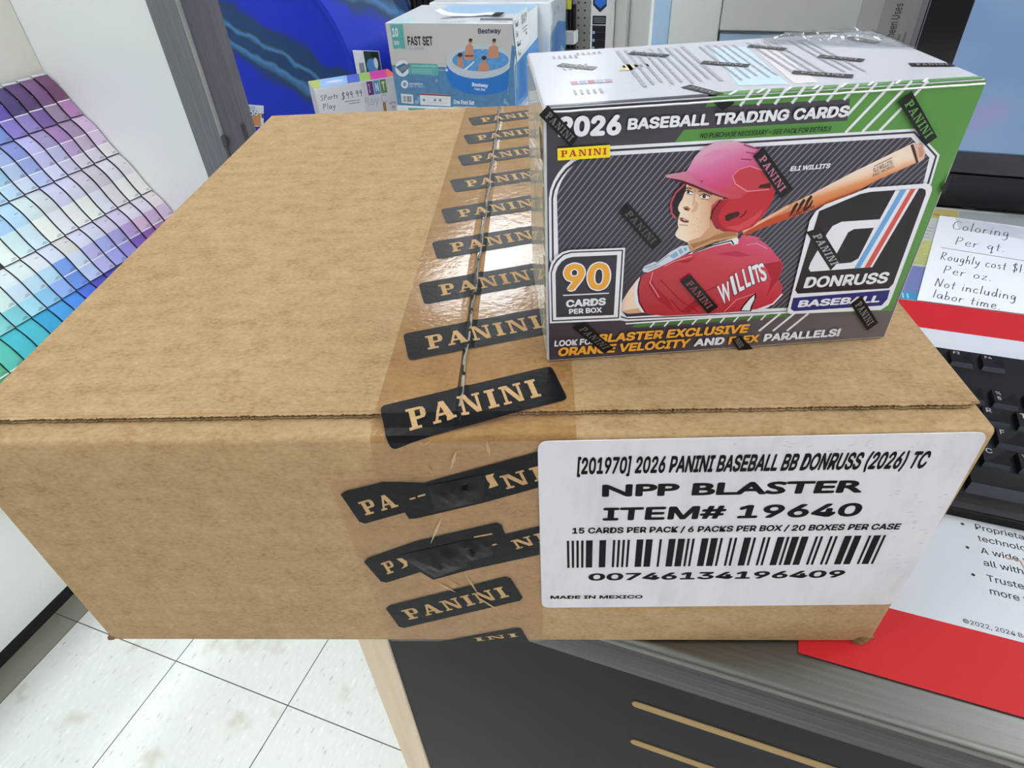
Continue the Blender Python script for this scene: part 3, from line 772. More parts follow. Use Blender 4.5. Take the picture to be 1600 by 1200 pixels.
# ================================================================== BLUE WADING POOL ON ITS EDGE
def pool_mat():
    m, nt, N, L, b = nodes('swirled_blue_plastic')
    tc = N.new('ShaderNodeTexCoord'); sp = N.new('ShaderNodeSeparateXYZ'); L.new(tc.outputs['Object'], sp.inputs[0])
    n = N.new('ShaderNodeTexNoise'); n.inputs['Scale'].default_value = 5.0; n.inputs['Detail'].default_value = 3.0; n.inputs['Roughness'].default_value = .5
    L.new(tc.outputs['Object'], n.inputs['Vector'])
    a = N.new('ShaderNodeMath'); a.operation = 'MULTIPLY_ADD'; a.inputs[1].default_value = .45; L.new(sp.outputs['X'], a.inputs[0]); L.new(sp.outputs['Z'], a.inputs[2])
    c = N.new('ShaderNodeMath'); c.operation = 'MULTIPLY_ADD'; c.inputs[1].default_value = .16; L.new(n.outputs['Fac'], c.inputs[0]); L.new(a.outputs[0], c.inputs[2])
    mr = N.new('ShaderNodeMapRange'); mr.inputs['From Min'].default_value = -.02; mr.inputs['From Max'].default_value = .88; L.new(c.outputs[0], mr.inputs['Value'])
    bl, dk, md, lt = '#0a2fc4', '#233f5c', '#17407f', '#4a86c0'
    r = ramp(N, [(0, bl), (.085, bl), (.125, dk), (.165, lt), (.185, dk), (.21, md), (.235, dk), (.255, lt), (.275, dk), (.31, md), (.335, dk), (.37, bl), (.60, bl), (.63, dk), (.66, lt), (.68, dk), (.72, md), (.74, dk), (.77, bl)])
    L.new(mr.outputs[0], r.inputs[0]); L.new(r.outputs[0], b.inputs['Base Color'])
    b.inputs['Roughness'].default_value = .42
    return m
pm_ = pool_mat()
t = thing('wading_pool', 'blue hard plastic wading pool with dark swirls standing on its edge', 'wading pool', (-1.77, 2.32, FLOOR_Z+.684))
b = MB(); prof = [(0, 0), (.40, 0), (.435, .004), (.447, -.018), (.470, -.02), (.52, .03), (.60, .10), (.64, .16), (.66, .165), (.683, .17), (.683, .19), (.66, .19)]
NS = 96; pts = []; fs = []
for i in range(NS):
    a = 2*PI*i/NS; bump_ = .014*max(0, math.sin(a*9))**2
    for k, (r_, d_) in enumerate(prof):
        rr = r_ + (bump_ if k in (6, 7) else 0) ; dd = d_ - (bump_*1.2 if k in (5, 6) else 0)
        pts.append((rr*math.cos(a), dd, rr*math.sin(a)))
K = len(prof)
for i in range(NS):
    j = (i+1) % NS
    for k in range(K-1): fs.append((i*K+k, j*K+k, j*K+k+1, i*K+k+1))
b.tris(pts, fs, pm_)
o = b.build('basin', t, True)
o.modifiers.new('shell', 'SOLIDIFY').thickness = .004
PU = lambda u: .279 + (u/1000-1.979)*1.121 + 1.77
PV = lambda v: .3176 + (v/1000-.5926)*1.121 + .346
ps = Print(lambda u, v: (u, v), lambda u, v, k: (PU(u+17), -.0022 - k*.0004, PV(v)))
ps.poly([(12, -118), (93, -119), (63, -202), (-16, -207)], M('#d5dbe6', .4), 1, True)
ps.poly([(-2, -150), (66, -150), (50, -200), (-12, -203)], M('#c98a5c', .4), 2, True)
ps.poly([(8, -140), (56, -140), (48, -158), (2, -158)], M('#5d93c4', .4), 3, True)
ps.poly(ellipse(22, -150, 9, 9, 14), M('#e9ecf0', .4), 4, True); ps.poly(ellipse(44, -150, 9, 9, 14), M('#e9ecf0', .4), 4, True)
ps.poly(ellipse(22, -151, 4, 4, 10), ink, 5, True); ps.poly(ellipse(44, -151, 4, 4, 10), ink, 5, True)
for i in range(6): ps.line([(16+i*6, -124), (13+i*6, -137)], 2.5, M('#7f8794', .4), 2, True)
ps.poly([(70, -150), (82, -150), (78, -168), (66, -168)], M('#4b4f5a', .4), 3, True)
ps.build('picture_sticker', t)
b = MB().box(PU(585), PU(690), -.034, -.031, PV(5), PV(100), M('#dfe3ea', .35), .001, 1); b.build('hang_card', t)['label'] = 'small picture card fixed near the rim'
ps = Print(lambda u, v: (u, v), lambda u, v, k: (PU(u), -.0342 - k*.0003, PV(v)))
ps.poly([(628, 8), (689, 8), (689, 99), (628, 99)], M('#1d3a3a', .35), 1, True)
ps.poly(ellipse(655, 50, 22, 26, 18), M('#4f86c4', .35), 2, True); ps.poly(ellipse(672, 62, 8, 18, 14), M('#cfd8e0', .35), 3, True)
ps.poly([(660, 80), (684, 76), (684, 99), (655, 99)], M('#15171c', .35), 3, True)
for i in range(7): ps.line([(603+i*3, 14), (603+i*3, 60)], 1.4, ink, 2, True)
ps.build('card_print', t)

# ================================================================== SWIMMING POOL BOXES
def mm_face(src, w_, h_): return hom(src, [(0, h_), (w_, h_), (w_, 0), (0, 0)])
beige = M('#c9c7c2', .35, coat=.3); wblue = M('#5b87b0', .3, coat=.4); wblue2 = M('#3f8fd8', .3, coat=.4)
whiteg = M('#e4e8ee', .3, coat=.4); teal = M('#62b0ac', .35); skin = M('#c98f70', .4); hair = M('#3a2a26', .5); dkink = M('#2b2a2e', .4)
def water_mat(name, c0, c1, c2, sc):
    return noise_mat(name, [(.3, c0), (.5, c1), (.62, c0), (.68, c2)], scale=(sc, sc, sc), detail=2, rough=.3, coat=.4)
water = water_mat('printed_water', '#4f7fab', '#5a8bb6', '#8db4d2', 22); ripple = water_mat('printed_pool_water', '#4f8fd0', '#67a4dc', '#8cc0ea', 30)
BW, BH, BD = 415.0, 245.0, .30
ROT = math.radians(4)
bx = (-.884, 1.886)
# front pool box
t = thing('pool_box', 'boxed inflatable pool with a family in a round pool printed on its front', 'pool box', (bx[0], bx[1], -.305), ROT, 'boxed swimming pools')
MB().box(0, .415, 0, BD, 0, .245, whiteg, .003, 2).build('carton', t)
G = mm_face([(603, 36), (797, 37), (815, 166), (622, 163)], BW, BH)
Z = lambda a, b_: (580 + a*.2125, b_*.2125)
pr = Print(G, lambda u, v, k: (u/1000, -.0001 - k*.0001, v/1000))
pr.poly([(1, 124), (414, 118), (414, 244), (1, 244)], beige, 1, True)
pr.poly([(1, 1), (414, 1), (414, 118), (1, 124)], water, 1, True)
pr.poly([Z(145, 180), Z(240, 180), Z(262, 350), Z(215, 345), Z(172, 352)], teal, 2)
pr.text('10', Z(165, 265), Z(208, 265), Z(160, 205), whiteg, 3, INTER, .05); pr.text('30', Z(175, 320), Z(215, 320), Z(172, 295), whiteg, 3, INTER, .03)
pr.line([Z(165, 280), Z(245, 280)], 1.2, M('#3f7f80', .4), 3)
pr.text('FAST SET', Z(280, 325), Z(465, 325), Z(272, 262), dkink, 3, INTER, .05)
pr.text('FILL & RISE POOL', Z(288, 355), Z(402, 355), Z(287, 337), M('#8fa5bd', .4), 3, INTER, .02)
pr.text('Bestway', Z(785, 243), Z(945, 240), Z(783, 208), M('#2c2c58', .4), 3, INTER, .04)
# round pool picture
def E(cx, cy, rx, ry, n=28): return [Z(cx + rx*math.cos(2*PI*i/n), cy + ry*math.sin(2*PI*i/n)) for i in range(n)]
pr.poly([Z(568, 420), Z(575, 560), Z(620, 620), Z(720, 665), Z(860, 680), Z(1000, 650), Z(1030, 630), Z(1030, 470)], M('#2f79cc', .3), 2)
pr.poly([p for p in E(805, 435, 238, 122)], M('#c3ccd6', .3), 3)
pr.poly(E(815, 425, 205, 78), ripple, 4)
pr.poly([Z(1030, 320), Z(1060, 330), Z(1060, 640), Z(1030, 640)], water, 5)
pr.text('Bestway', Z(765, 612), Z(885, 620), Z(765, 585), whiteg, 4, INTER, .05); pr.text('Fast Set', Z(785, 640), Z(865, 646), Z(785, 622), whiteg, 4, INTER, .03)
for (hx, hy, hs, bx0, by0, bx1, by1, sh) in ((735, 290, 15, 695, 330, 765, 420, 0), (903, 290, 15, 862, 335, 945, 405, 0), (665, 392, 20, 645, 425, 695, 470, 0), (840, 412, 19, 800, 455, 885, 500, 0)):
    cxm = (bx0+bx1)/2
    pr.poly([Z(cxm-12, by0-14), Z(cxm+12, by0-14), Z(bx1-8, by0), Z(bx1, by1), Z(cxm, by1+6), Z(bx0, by1), Z(bx0+8, by0)], skin, 5)
    pr.poly(E(hx, hy+8, hs*.85, hs*1.2, 16), M('#c48a68', .4), 6)
    pr.poly(E(hx, hy-4, hs*.9, hs*.8, 14), hair, 7)
pr.poly([Z(700, 390), Z(765, 390), Z(760, 400), Z(705, 402)], M('#7a4450', .4), 6)
pr.poly([Z(700, 490), Z(770, 430), Z(775, 438), Z(712, 497)], whiteg, 6)
# badges and panels
for (cx, cy, r_) in ((238, 490, 55), (255, 607, 28)):
    pr.poly(E(cx, cy, r_, r_*1.1), whiteg, 2)
pr.poly([Z(185, 480), Z(250, 450), Z(290, 480), Z(238, 530)], M('#3d6f9e', .4), 3); pr.poly([Z(200, 490), Z(285, 455), Z(300, 470), Z(225, 520)], M('#7d8894', .4), 4)
pr.poly(E(255, 607, 15, 16), M('#7f9fb8', .4), 3)
pr.poly([Z(280, 450), Z(500, 455), Z(510, 500), Z(505, 540), Z(285, 530)], teal, 2)
for y in (470, 495, 508, 520): pr.line([Z(308, y), Z(490 if y == 470 else 460, y+1)], 3.0 if y == 470 else 1.6, M('#9fd2ce', .4), 3)
pr.line([Z(508, 498), Z(565, 498)], 1.2, whiteg, 3); pr.poly(E(572, 498, 9, 10, 14), whiteg, 3)
pr.text('WATERPROOF', Z(290, 610), Z(395, 612), Z(290, 595), whiteg, 3, INTER, .03); pr.text('HEAVY-DUTY', Z(290, 626), Z(410, 628), Z(290, 616), whiteg, 3, INTER, .0)
pr.poly([Z(225, 678), Z(318, 684), Z(325, 755), Z(232, 748)], whiteg, 2)
random.seed(3)
x = 240
while x < 310:
    w_ = random.choice((2, 3, 5)); pr.poly([Z(x, 695), Z(x+w_, 695), Z(x+w_+2, 742), Z(x+2, 742)], dkink, 3); x += w_ + random.choice((3, 4, 6))
pr.poly([Z(372, 672), Z(608, 680), Z(612, 768), Z(378, 760)], whiteg, 2); pr.poly([Z(372, 673), Z(608, 681), Z(609, 692), Z(373, 685)], M('#9a4a4c', .4), 3)
for x_ in (405, 490, 530): pr.poly(E(x_, 722, 10, 10, 12), M('#7c8088', .4), 3)
for y in (705, 740): pr.line([Z(430, y), Z(590, y+5)], .8, M('#a9adb4', .4), 3)
pr.text('One Pool Set', Z(632, 748), Z(790, 753), Z(632, 715), whiteg, 3, INTER, .05); pr.line([Z(632, 768), Z(810, 770)], 2.4, whiteg, 3)
pr.build('front_print', t)
# top and right-hand side print
pr = Print(lambda u, v: (u, v), lambda u, v, k: (u/1000, v/1000, .2451 + k*.0001))
pr.poly([(20, 6), (80, 6), (80, 60), (20, 60)], M('#a9d2dc', .35), 1, True); pr.poly([(110, 150), (414, 150), (414, 298), (110, 298)], M('#a9c9ea', .35), 1, True)
pr.text('FAST SET', (260, 30), (165, 30), (260, 4), M('#a9afb8', .4), 2, INTER, .03, raw=True); pr.text('Bestway', (392, 22), (300, 22), (392, 6), M('#9aa0ac', .4), 2, INTER, .02, raw=True)
pr.poly([(300, 40), (412, 40), (412, 75), (290, 75)], M('#6a7076', .4), 2, True)
pr.build('top_print', t)
pr = Print(lambda u, v: (u, v), lambda u, v, k: (.4151 + k*.0001, u/1000, v/1000))
pr.poly([(2, 2), (298, 2), (298, 150), (2, 130)], wblue2, 1, True); pr.poly([(40, 20), (120, 10), (120, 120), (60, 130)], M('#2f74c0', .3), 2, True)
pr.poly([(150, 80), (200, 60), (220, 100), (170, 130)], M('#a9cdea', .3), 2, True); pr.poly([(14, 60), (22, 60), (22, 140), (14, 140)], M('#b9b06a', .4), 2, True)
pr.build('side_print', t)
# curled paper slip on the top
s = thing('paper_slip', 'curled white paper slip with a black tab on top of the front pool box', 'paper slip', (-.70, 1.965, -.0585), ROT)
b = MB(); n_ = 16
pts = [(-.035 + .20*i/n_, 0.045*math.sin(i/n_*2.2) , .0015 + .022*max(0, 1-i/5.0)**2 + .0035*math.sin(i/n_*PI*2)**2) for i in range(n_+1)]
for (a, d) in zip(pts, pts[1:]):
    b.face([(a[0], a[1]-.02, a[2]), (d[0], d[1]-.02, d[2]), (d[0], d[1]+.02, d[2]), (a[0], a[1]+.02, a[2])], M('#eef0f3', .6))
b.build('paper', s, True, False)
MB().box(.135, .162, .018, .062, .0042, .0056, blk).build('black_tab', s)
# wrapped boxes behind, plainer
def back_box(y, lab, dx):
    t = thing('pool_box', lab, 'pool box', (bx[0]+dx-(y-bx[1])*math.tan(ROT), y, -.305), ROT, 'boxed swimming pools')
    MB().box(0, .43, 0, .25, 0, .25, whiteg, .004, 2).build('carton', t)
    pr = Print(lambda u, v: (u, v), lambda u, v, k: (.4301 + k*.0001, u/1000, v/1000))
    pr.poly([(2, 2), (248, 2), (248, 150), (120, 175), (2, 150)], wblue2, 1, True)
    pr.poly([(20, 10), (90, 10), (140, 150), (80, 160)], M('#2f74c0', .3), 2, True); pr.poly([(150, 40), (230, 30), (230, 60), (165, 90)], M('#a9cdea', .3), 2, True)
    pr.poly([(8, 30), (20, 30), (22, 180), (10, 180)], M('#b99a5a', .4), 2, True)
    handwrite(pr, '6.99', (60, 200), (34, 0), (0, 24), 2.0, M('#3a5f9a', .4), 3)
    pr.build('side_print', t)
    fb = MB(); n = 10
    for i in range(n):
        for j in range(n):
            def p(a, c_): 
                u, v = .25*a/n, .25*c_/n
                return (.4325 + .006*noise.noise(Vector((a*.9+y*7, c_*.7, 0))) + .004, u, v)
            fb.face([p(i, j), p(i+1, j), p(i+1, j+1), p(i, j+1)], wrapfilm)
    fb.build('plastic_wrap', t, True, False)
wrapfilm = bpy.data.materials.new('plastic_wrap'); wrapfilm.use_nodes = True
film(wrapfilm, '#eef3f8', .14, 1.7, .5, 60)
back_box(2.195, 'boxed inflatable pool in clear plastic directly behind the front pool box', .025)
t = thing('pool_carton', 'tall carton with a white top edge and teal mark under the front pool box', 'carton', (bx[0], bx[1]-.004, FLOOR_Z), ROT)
MB().box(-.004, .43, 0, .585, 0, .7245, whiteg, .003, 2).build('carton', t)
pr = Print(lambda u, v: (u, v), lambda u, v, k: (u/1000, -.0001 - k*.0001, v/1000))
pr.poly([(40, 640), (100, 640), (100, 719), (40, 719)], teal, 1, True); pr.poly([(0, 20), (428, 20), (428, 590), (0, 600)], water, 1, True)
pr.poly([(150, 716), (428, 716), (428, 723.5), (150, 721)], M('#4f9fe0', .35), 1, True)
pr.build('front_print', t)
# hand-lettered price sheet hung on the corner
t = thing('price_sheet', 'white hand-lettered price sheet hanging on the side of the front pool box', 'price sign', (bx[0]+.4165*math.cos(ROT), bx[1]+.4165*math.sin(ROT), -.305), ROT)
b = MB(); corners = [(-.010, .258), (.155, .262), (.165, .160), (.022, .135)]
b.tris([(.0022 if i not in (0,) else .004, y, z) for i, (y, z) in enumerate(corners)] + [(.0012, y, z) for y, z in corners], [(0, 1, 2, 3), (7, 6, 5, 4), (0, 1, 5, 4), (1, 2, 6, 5), (2, 3, 7, 6), (3, 0, 4, 7)], M('#e6e9ee', .55))
b.build('paper', t)
pr = Print(lambda u, v: (u, v), lambda u, v, k: (.0040 + k*.0002, u/1000, v/1000))
for sx, x, y, h in (('Fast', 6, 232, 18), ('Set', 12, 205, 16), ('10x30', 24, 176, 14), ('Pool', 30, 148, 14)):
    handwrite(pr, ''.join(c if c in HAND or c == ' ' else 'o' for c in sx), (x, y), (h*.9, 0), (0, h), 2.0, ink, 2)
handwrite(pr, '$169', (78, 228), (26, 0), (0, 24), 2.2, ink, 2); pr.line([(84, 214), (145, 214)], 1.6, ink, 2, True); pr.line([(92, 205), (140, 205)], 1.6, ink, 2, True)
pr.poly([(128, 190), (138, 190), (138, 198), (128, 198)], M('#d8584c', .5), 2, True)
pr.build('handwriting', t)

# ================================================================== TOY BOX WITH THE $99.99 SIGN
t = thing('toy_box', 'white toy box with a rainbow top and a handwritten price sign', 'toy box', (-1.209, 1.890, -.80), math.radians(44.0))
TW, TH, TD = .30, .53, .118
MB().box(0, TW, 0, TD, 0, TH, M('#d5d4da', .4), .002, 1).build('carton', t)
pr = Print(lambda u, v: (u, v), lambda u, v, k: (u/1000, v/1000, TH + .0001 + k*.0001))
for x0, x1, c_ in ((1, 22, '#b9c65a'), (22, 120, '#9cc4ec'), (120, 165, '#5a6ec4'), (165, 205, '#9cc24e'), (205, 265, '#d8459a'), (265, 299, '#e2784a')):
    pr.poly([(x0, 1), (x1, 1), (x1+22, 117) if x1 < 280 else (x1, 117), (x0+22, 117) if x0 > 2 else (x0, 117)], M(c_, .35), 1, True)
pr.poly(ellipse(85, 60, 32, 16), M('#e6d9e8', .4), 2, True); 
pr.build('top_print', t)
pr = Print(lambda u, v: (u, v), lambda u, v, k: (u/1000, -.0002 - k*.0001, v/1000))
for i, (ch, c_) in enumerate((('I', '#6b2f7a'), ('N', '#4f9ac8'), ('T', '#6a8f4a'))):
    x0 = 186 + i*24; pr.poly([(x0, 480), (x0+22, 480), (x0+22, 526), (x0, 526)], M(c_, .35), 1, True)
    pr.text(ch, (x0+6, 489), (x0+(9 if ch == 'I' else 17), 489), (x0+6, 518), whiteg, 2, INTER, .04, raw=True)
pr.text('Play C', (160, 446), (250, 446), (160, 476), M('#b6b6c6', .4), 1, INTER, 0, raw=True)
pr.poly([(232, 400), (243, 400), (243, 446), (240, 450), (235, 450), (232, 446)], M('#a9803f', .5), 2, True)
pr.text('ACTI', (256, 438), (280, 438), (256, 446), ink, 2, INTER, .01, raw=True); pr.text('PLAY', (266, 424), (292, 424), (266, 432), ink, 2, INTER, .01, raw=True)
pr.build('front_print', t)
sg = thing('price_card', 'white price card reading Sports Play $99.99 on the front of the toy box', 'price sign', (-1.209, 1.890, -.80), math.radians(44.0))
MB().box(.001, .168, -.0022, -.0006, .40, .527, M('#e3e2e8', .5)).build('card', sg)
pr = Print(lambda u, v: (u, v), lambda u, v, k: (u/1000, -.0022 - k*.0002, v/1000))
handwrite(pr, 'SPorts', (14, 489), (18, 0), (3, 17), 1.7, ink, 1); handwrite(pr, 'Play', (16, 458), (20, 0), (3, 19), 1.7, ink, 1)
handwrite(pr, '$99.99', (88, 482), (22, 0), (3, 22), 1.9, ink, 1)
pr.line([(98, 473), (152, 471)], 1.7, ink, 1, True); pr.line([(112, 464), (150, 463)], 1.7, ink, 1, True)
pr.build('handwriting', sg)
t = thing('display_plinth', 'plain grey plinth under the white toy box', 'plinth', (-1.209, 1.890, FLOOR_Z), math.radians(44.0))
MB().box(-.01, .30, -.005, .13, 0, .2295, M('#8c8c90', .6), .003, 1).build('block', t)

# ================================================================== CARDBOARD CASE
CA = math.radians(18.5)
CW, CD, CH_ = .400, .4059, .1515
def kraft(name, stops, bump=.12):
    m, nt, N, L, b = nodes(name)
    tc = N.new('ShaderNodeTexCoord')
    def nz(scale, det, rough_=.6):
        mp = N.new('ShaderNodeMapping'); mp.inputs['Scale'].default_value = scale; L.new(tc.outputs['Object'], mp.inputs[0])
        n = N.new('ShaderNodeTexNoise'); n.inputs['Scale'].default_value = 1; n.inputs['Detail'].default_value = det; n.inputs['Roughness'].default_value = rough_
        L.new(mp.outputs[0], n.inputs['Vector']); return n
    fib = nz((380, 620, 620), 5, .65); strk = nz((14, 150, 60), 3); blot = nz((85, 110, 110), 5)
    a = N.new('ShaderNodeMath'); a.operation = 'MULTIPLY_ADD'; a.inputs[1].default_value = .48; L.new(fib.outputs[0], a.inputs[0])
    a2 = N.new('ShaderNodeMath'); a2.operation = 'MULTIPLY_ADD'; a2.inputs[1].default_value = .16; L.new(strk.outputs[0], a2.inputs[0]); L.new(a2.outputs[0], a.inputs[2])
    a3 = N.new('ShaderNodeMath'); a3.operation = 'MULTIPLY'; a3.inputs[1].default_value = .34; L.new(blot.outputs[0], a3.inputs[0]); L.new(a3.outputs[0], a2.inputs[2])
    r = ramp(N, stops); L.new(a.outputs[0], r.inputs[0]); L.new(r.outputs[0], b.inputs['Base Color'])
    b.inputs['Roughness'].default_value = .78; b.inputs['Specular IOR Level'].default_value = .25
    bp = N.new('ShaderNodeBump'); bp.inputs['Strength'].default_value = bump; bp.inputs['Distance'].default_value = .0006
    L.new(a.outputs[0], bp.inputs['Height']); L.new(bp.outputs[0], b.inputs['Normal'])
    return m
KS = [(.36, '#94734c'), (.46, '#a88962'), (.54, '#b1936c'), (.64, '#bb9f79')]
card = kraft('kraft_board', KS)
edge_m = kraft('kraft_torn_shaded_edge', [(.35, '#4e3a24'), (.5, '#785d3e'), (.65, '#a0845e')], .6)  # cut and torn edges, with flute shade darkened into the colour
case = thing('cardboard_case', 'large brown cardboard case sealed with black-lettered tape, overhanging the steel counter', 'cardboard box', (0, 0, .0013), CA)
BT = CH_ - .0025           # board folded over at the front, under the long flaps
bm = bmesh.new(); bmesh.ops.create_cube(bm, size=1)
for v in bm.verts: v.co = Vector(((v.co.x+.5)*CW, (v.co.y+.5)*CD, (v.co.z+.5)*BT))
top_front = [e for e in bm.edges if all(v.co.z > BT-.001 and v.co.y < .001 for v in e.verts)]
rest = [e for e in bm.edges if e not in top_front]
bmesh.ops.bevel(bm, geom=top_front, offset=.0024, segments=4, affect='EDGES', profile=.5)
es = [e for e in bm.edges if e.is_valid and len(e.link_faces) == 2 and e.calc_face_angle() > 1.2]
bmesh.ops.bevel(bm, geom=es, offset=.0022, segments=2, affect='EDGES', profile=.5)
# the sides belly a little
bmesh.ops.subdivide_edges(bm, edges=[e for e in bm.edges if e.calc_length() > .1], cuts=9, use_grid_fill=True)
MB().bm(bm, card).build('body', case, True)
def flap(x0, x1, round_side):
    """long top flap with its cut, fluted front edge"""
    y0, y1, z0, z1 = .0115, CD-.001, CH_-.0024, CH_
    b = MB(); rad = .0016
    def prof(xa, xb, za, zb):
        if round_side < 0: return [(xa, za), (xb, za), (xb, zb)] + [(xa + rad - rad*math.sin(t), zb - rad + rad*math.cos(t)) for t in [PI/2*i/5 for i in range(6)]]
        return [(xa, za), (xb, za)] + [(xb - rad + rad*math.cos(t), zb - rad + rad*math.sin(t)) for t in [PI/2*i/5 for i in range(6)]] + [(xa, zb)]
    # upper liner: ragged front rim
    b.prism(prof(x0, x1, z0+.0008, z1), 'y', y0+.0016, y1, card)
    n = 150
    for i in range(n):
        xa, xb = x0+.004+(x1-x0-.008)*i/n, x0+.004+(x1-x0-.008)*(i+1)/n
        ja, jb = (random.uniform(-.0004, .0005) for _ in range(2))
        for zt, zb_ in ((z1-.0001, z1-.0007), (z0+.0008, z0+.0002)):
            b.face([(xa, y0+.0018, zt), (xb, y0+.0018, zt), (xb, y0+jb, zt-.0002), (xa, y0+ja, zt-.0002)], card)
            b.face([(xa, y0+ja, zt-.0002), (xb, y0+jb, zt-.0002), (xb, y0+jb, zb_), (xa, y0+ja, zb_)], edge_m)
            b.face([(xa, y0+ja, zb_), (xb, y0+jb, zb_), (xb, y0+.0018, zb_), (xa, y0+.0018, zb_)], edge_m)
    o = b.build('flap', case, True)
    fl = MB(); m_ = 420
    pts = [(x0+.004+(x1-x0-.008)*i/m_, z0+.0006 + .0005*(1+math.sin(i/m_*2*PI*62))) for i in range(m_+1)]
    for (xa, za), (xb, zb_) in zip(pts, pts[1:]):
        fl.face([(xa, y0+.0006, za), (xb, y0+.0006, zb_), (xb, y0+.003, zb_), (xa, y0+.003, za)], edge_m)
        fl.face([(xa, y0+.0006, za), (xb, y0+.0006, zb_), (xb, y0+.0006, zb_-.0004), (xa, y0+.0006, za-.0004)], edge_m)
    fl.face([(x0+.004, y0+.0015, z0), (x1-.004, y0+.0015, z0), (x1-.004, y0+.0015, z1-.0003), (x0+.004, y0+.0015, z1-.0003)], M('#33241a', .9, spec=.1))  # dark strip behind the flutes, recess shade put into its colour
    fl.build('flute', o, fixn=False)
flap(.0004, .2010, -1); flap(.2022, CW-.0004, 1)
def torn(x, y, z, sc, seed):
    bm = bmesh.new(); bmesh.ops.create_icosphere(bm, subdivisions=2, radius=sc)
    for v in bm.verts:
        n = noise.noise_vector(v.co*160 + Vector((seed, 0, 0)))
        v.co += n*sc*.9; v.co.x *= 1.25; v.co += Vector((x, y, z))
    MB().bm(bm, edge_m).build('torn_corner', case)
torn(.0008, .0018, .0022, .0024, 1); torn(CW-.006, .0006, .0026, .0030, 5); torn(CW-.0015, .0035, .003, .0026, 21)

# --- sealing tape: clear film, black blocks with the maker's word left open
def tape_fold(x, t):
    """x across, t along the tape (mm): t > 11 lies on the flaps, t < 0 hangs down the front"""
    seam = .0004*math.exp(-((x-201.6)/1.6)**2) + .0005*math.exp(-((x-204.5)/1.0)**2) if t > 8 else 0
    prof = [(-140, -.00015, BT-.0055-.1345), (-5.5, -.0003, BT-.0055), (-3, -.0002, BT-.0022), (0, .0012, BT+.0002), (4, .0052, BT+.0007), (11.5, .0113, CH_+.0001), (410, .0113+.3985, CH_+.0001)]
    for (t0, y0, z0), (t1, y1, z1) in zip(prof, prof[1:]):
        if t <= t1 or t1 == 410:
            k = (t-t0)/(t1-t0); y, z = y0+(y1-y0)*k, z0+(z1-z0)*k; break
    off = .00012
    if t < -5.5: return (x/1000, y-off, z)
    if t < 11.5: return (x/1000, y-off*.7, z+off*.7+seam)
    return (x/1000, y, z+off+seam)
CUTS = (-8, -5.5, -3, 0, 4, 11.5)
def folded(polys, m, k, mb):
    """planar (x, t) polygons, cut at the folds of the box edge, lifted k ink layers"""
    bm = bmesh.new()
    for pi, p in enumerate(polys):
        if len(polys) > 1: folded([p], m, k + pi*.015, mb); continue
        vs = [bm.verts.new((a, b_, 0)) for a, b_ in p]
        try: bm.faces.new(vs)
        except ValueError: pass
    if len(polys) > 1: bm.free(); return
    lo = min(v.co.y for v in bm.verts); hi = max(v.co.y for v in bm.verts)
    for c in CUTS:
        if lo < c < hi:
            bmesh.ops.bisect_plane(bm, geom=bm.verts[:]+bm.edges[:]+bm.faces[:], plane_co=(0, c, 0), plane_no=(0, 1, 0))
    if hi > 8:
        for c in (197.5, 200.2, 201.6, 203, 204.5, 206):
            bmesh.ops.bisect_plane(bm, geom=bm.verts[:]+bm.edges[:]+bm.faces[:], plane_co=(c, 0, 0), plane_no=(1, 0, 0))
    bm.verts.index_update()
    pts = []
    for v in bm.verts:
        p = tape_fold(v.co.x, v.co.y); e = k*.00009
        pts.append((p[0], p[1]-e*(1 if v.co.y < 8 else 0), p[2]+e*(1 if v.co.y > -4 else 0)))
    mb.tris(pts, [[v.index for v in f.verts] for f in bm.faces], m); bm.free()
tape_m = bpy.data.materials.new('packing_tape'); tape_m.use_nodes = True
film(tape_m, '#f6ebda', .10, 1.7, .12, 260)
tape_ink = noise_mat('tape_black', [(.3, '#121214'), (.7, '#19191c')], scale=(240, 240, 240), rough=.3, bump=.2, coat=.0, detail=3, spec=.12)
tape_gap = kraft('kraft_under_tape', [(.3, '#a8845a'), (.5, '#bf9a6c'), (.7, '#cdaa7e')], .2)
tb = MB()
folded([[(169.5, -24), (248, -24), (248, 404), (173, 404)]], tape_m, 1, tb)
tape = tb.build('sealing_tape', case, False, False)
tb = MB()
tb.face([(.1485, -.0006, .1265), (.2335, -.0006, .1300), (.2335, -.0006, .001), (.1530, -.0006, .001)], tape_m)
tb.build('front_tape', case, True, False)
ax_, ay_ = math.cos(math.radians(16.6)), math.sin(math.radians(16.6))
def block(mb, x, t, L=71.0, Hh=21.0, c=(ax_, ay_), word=True, k=2, squash=1.0):
    """black slanted block: upper left corner (x, t)"""
    ux, uy = c; vx, vy = .27, -.96
    quad = [(x, t), (x+ux*L, t+uy*L), (x+ux*L+vx*Hh, t+uy*L+vy*Hh), (x+vx*Hh, t+vy*Hh)]
    folded([rrect(quad, 2.6, 4)], tape_ink, k, mb)
    if word:
        b0 = (x+vx*Hh*.76+ux*L*.13, t+vy*Hh*.76+uy*L*.13); wv = (ux*L*.74, uy*L*.74); hv = (-vx*Hh*.50, -vy*Hh*.50)
        folded([[(b0[0]+wv[0]*a+hv[0]*b_, b0[1]+wv[1]*a+hv[1]*b_) for a, b_ in p] for p in PANINI], tape_gap, k+1, mb)
for i, (x, t) in enumerate(((172.6, 65.1), (173.4, 109.6), (174.4, 154.6), (174.6, 198.0), (175.4, 243.6), (176.2, 289.0), (176.8, 332.6), (177, 375.6))):
    mb = MB(); block(mb, x, t); mb.build('printed_block', tape, fixn=False)
mb = MB(); block(mb, 171.4, 15.6, 72, 22.4, (math.cos(.335), math.sin(.335))); mb.build('printed_block', tape, fixn=False)
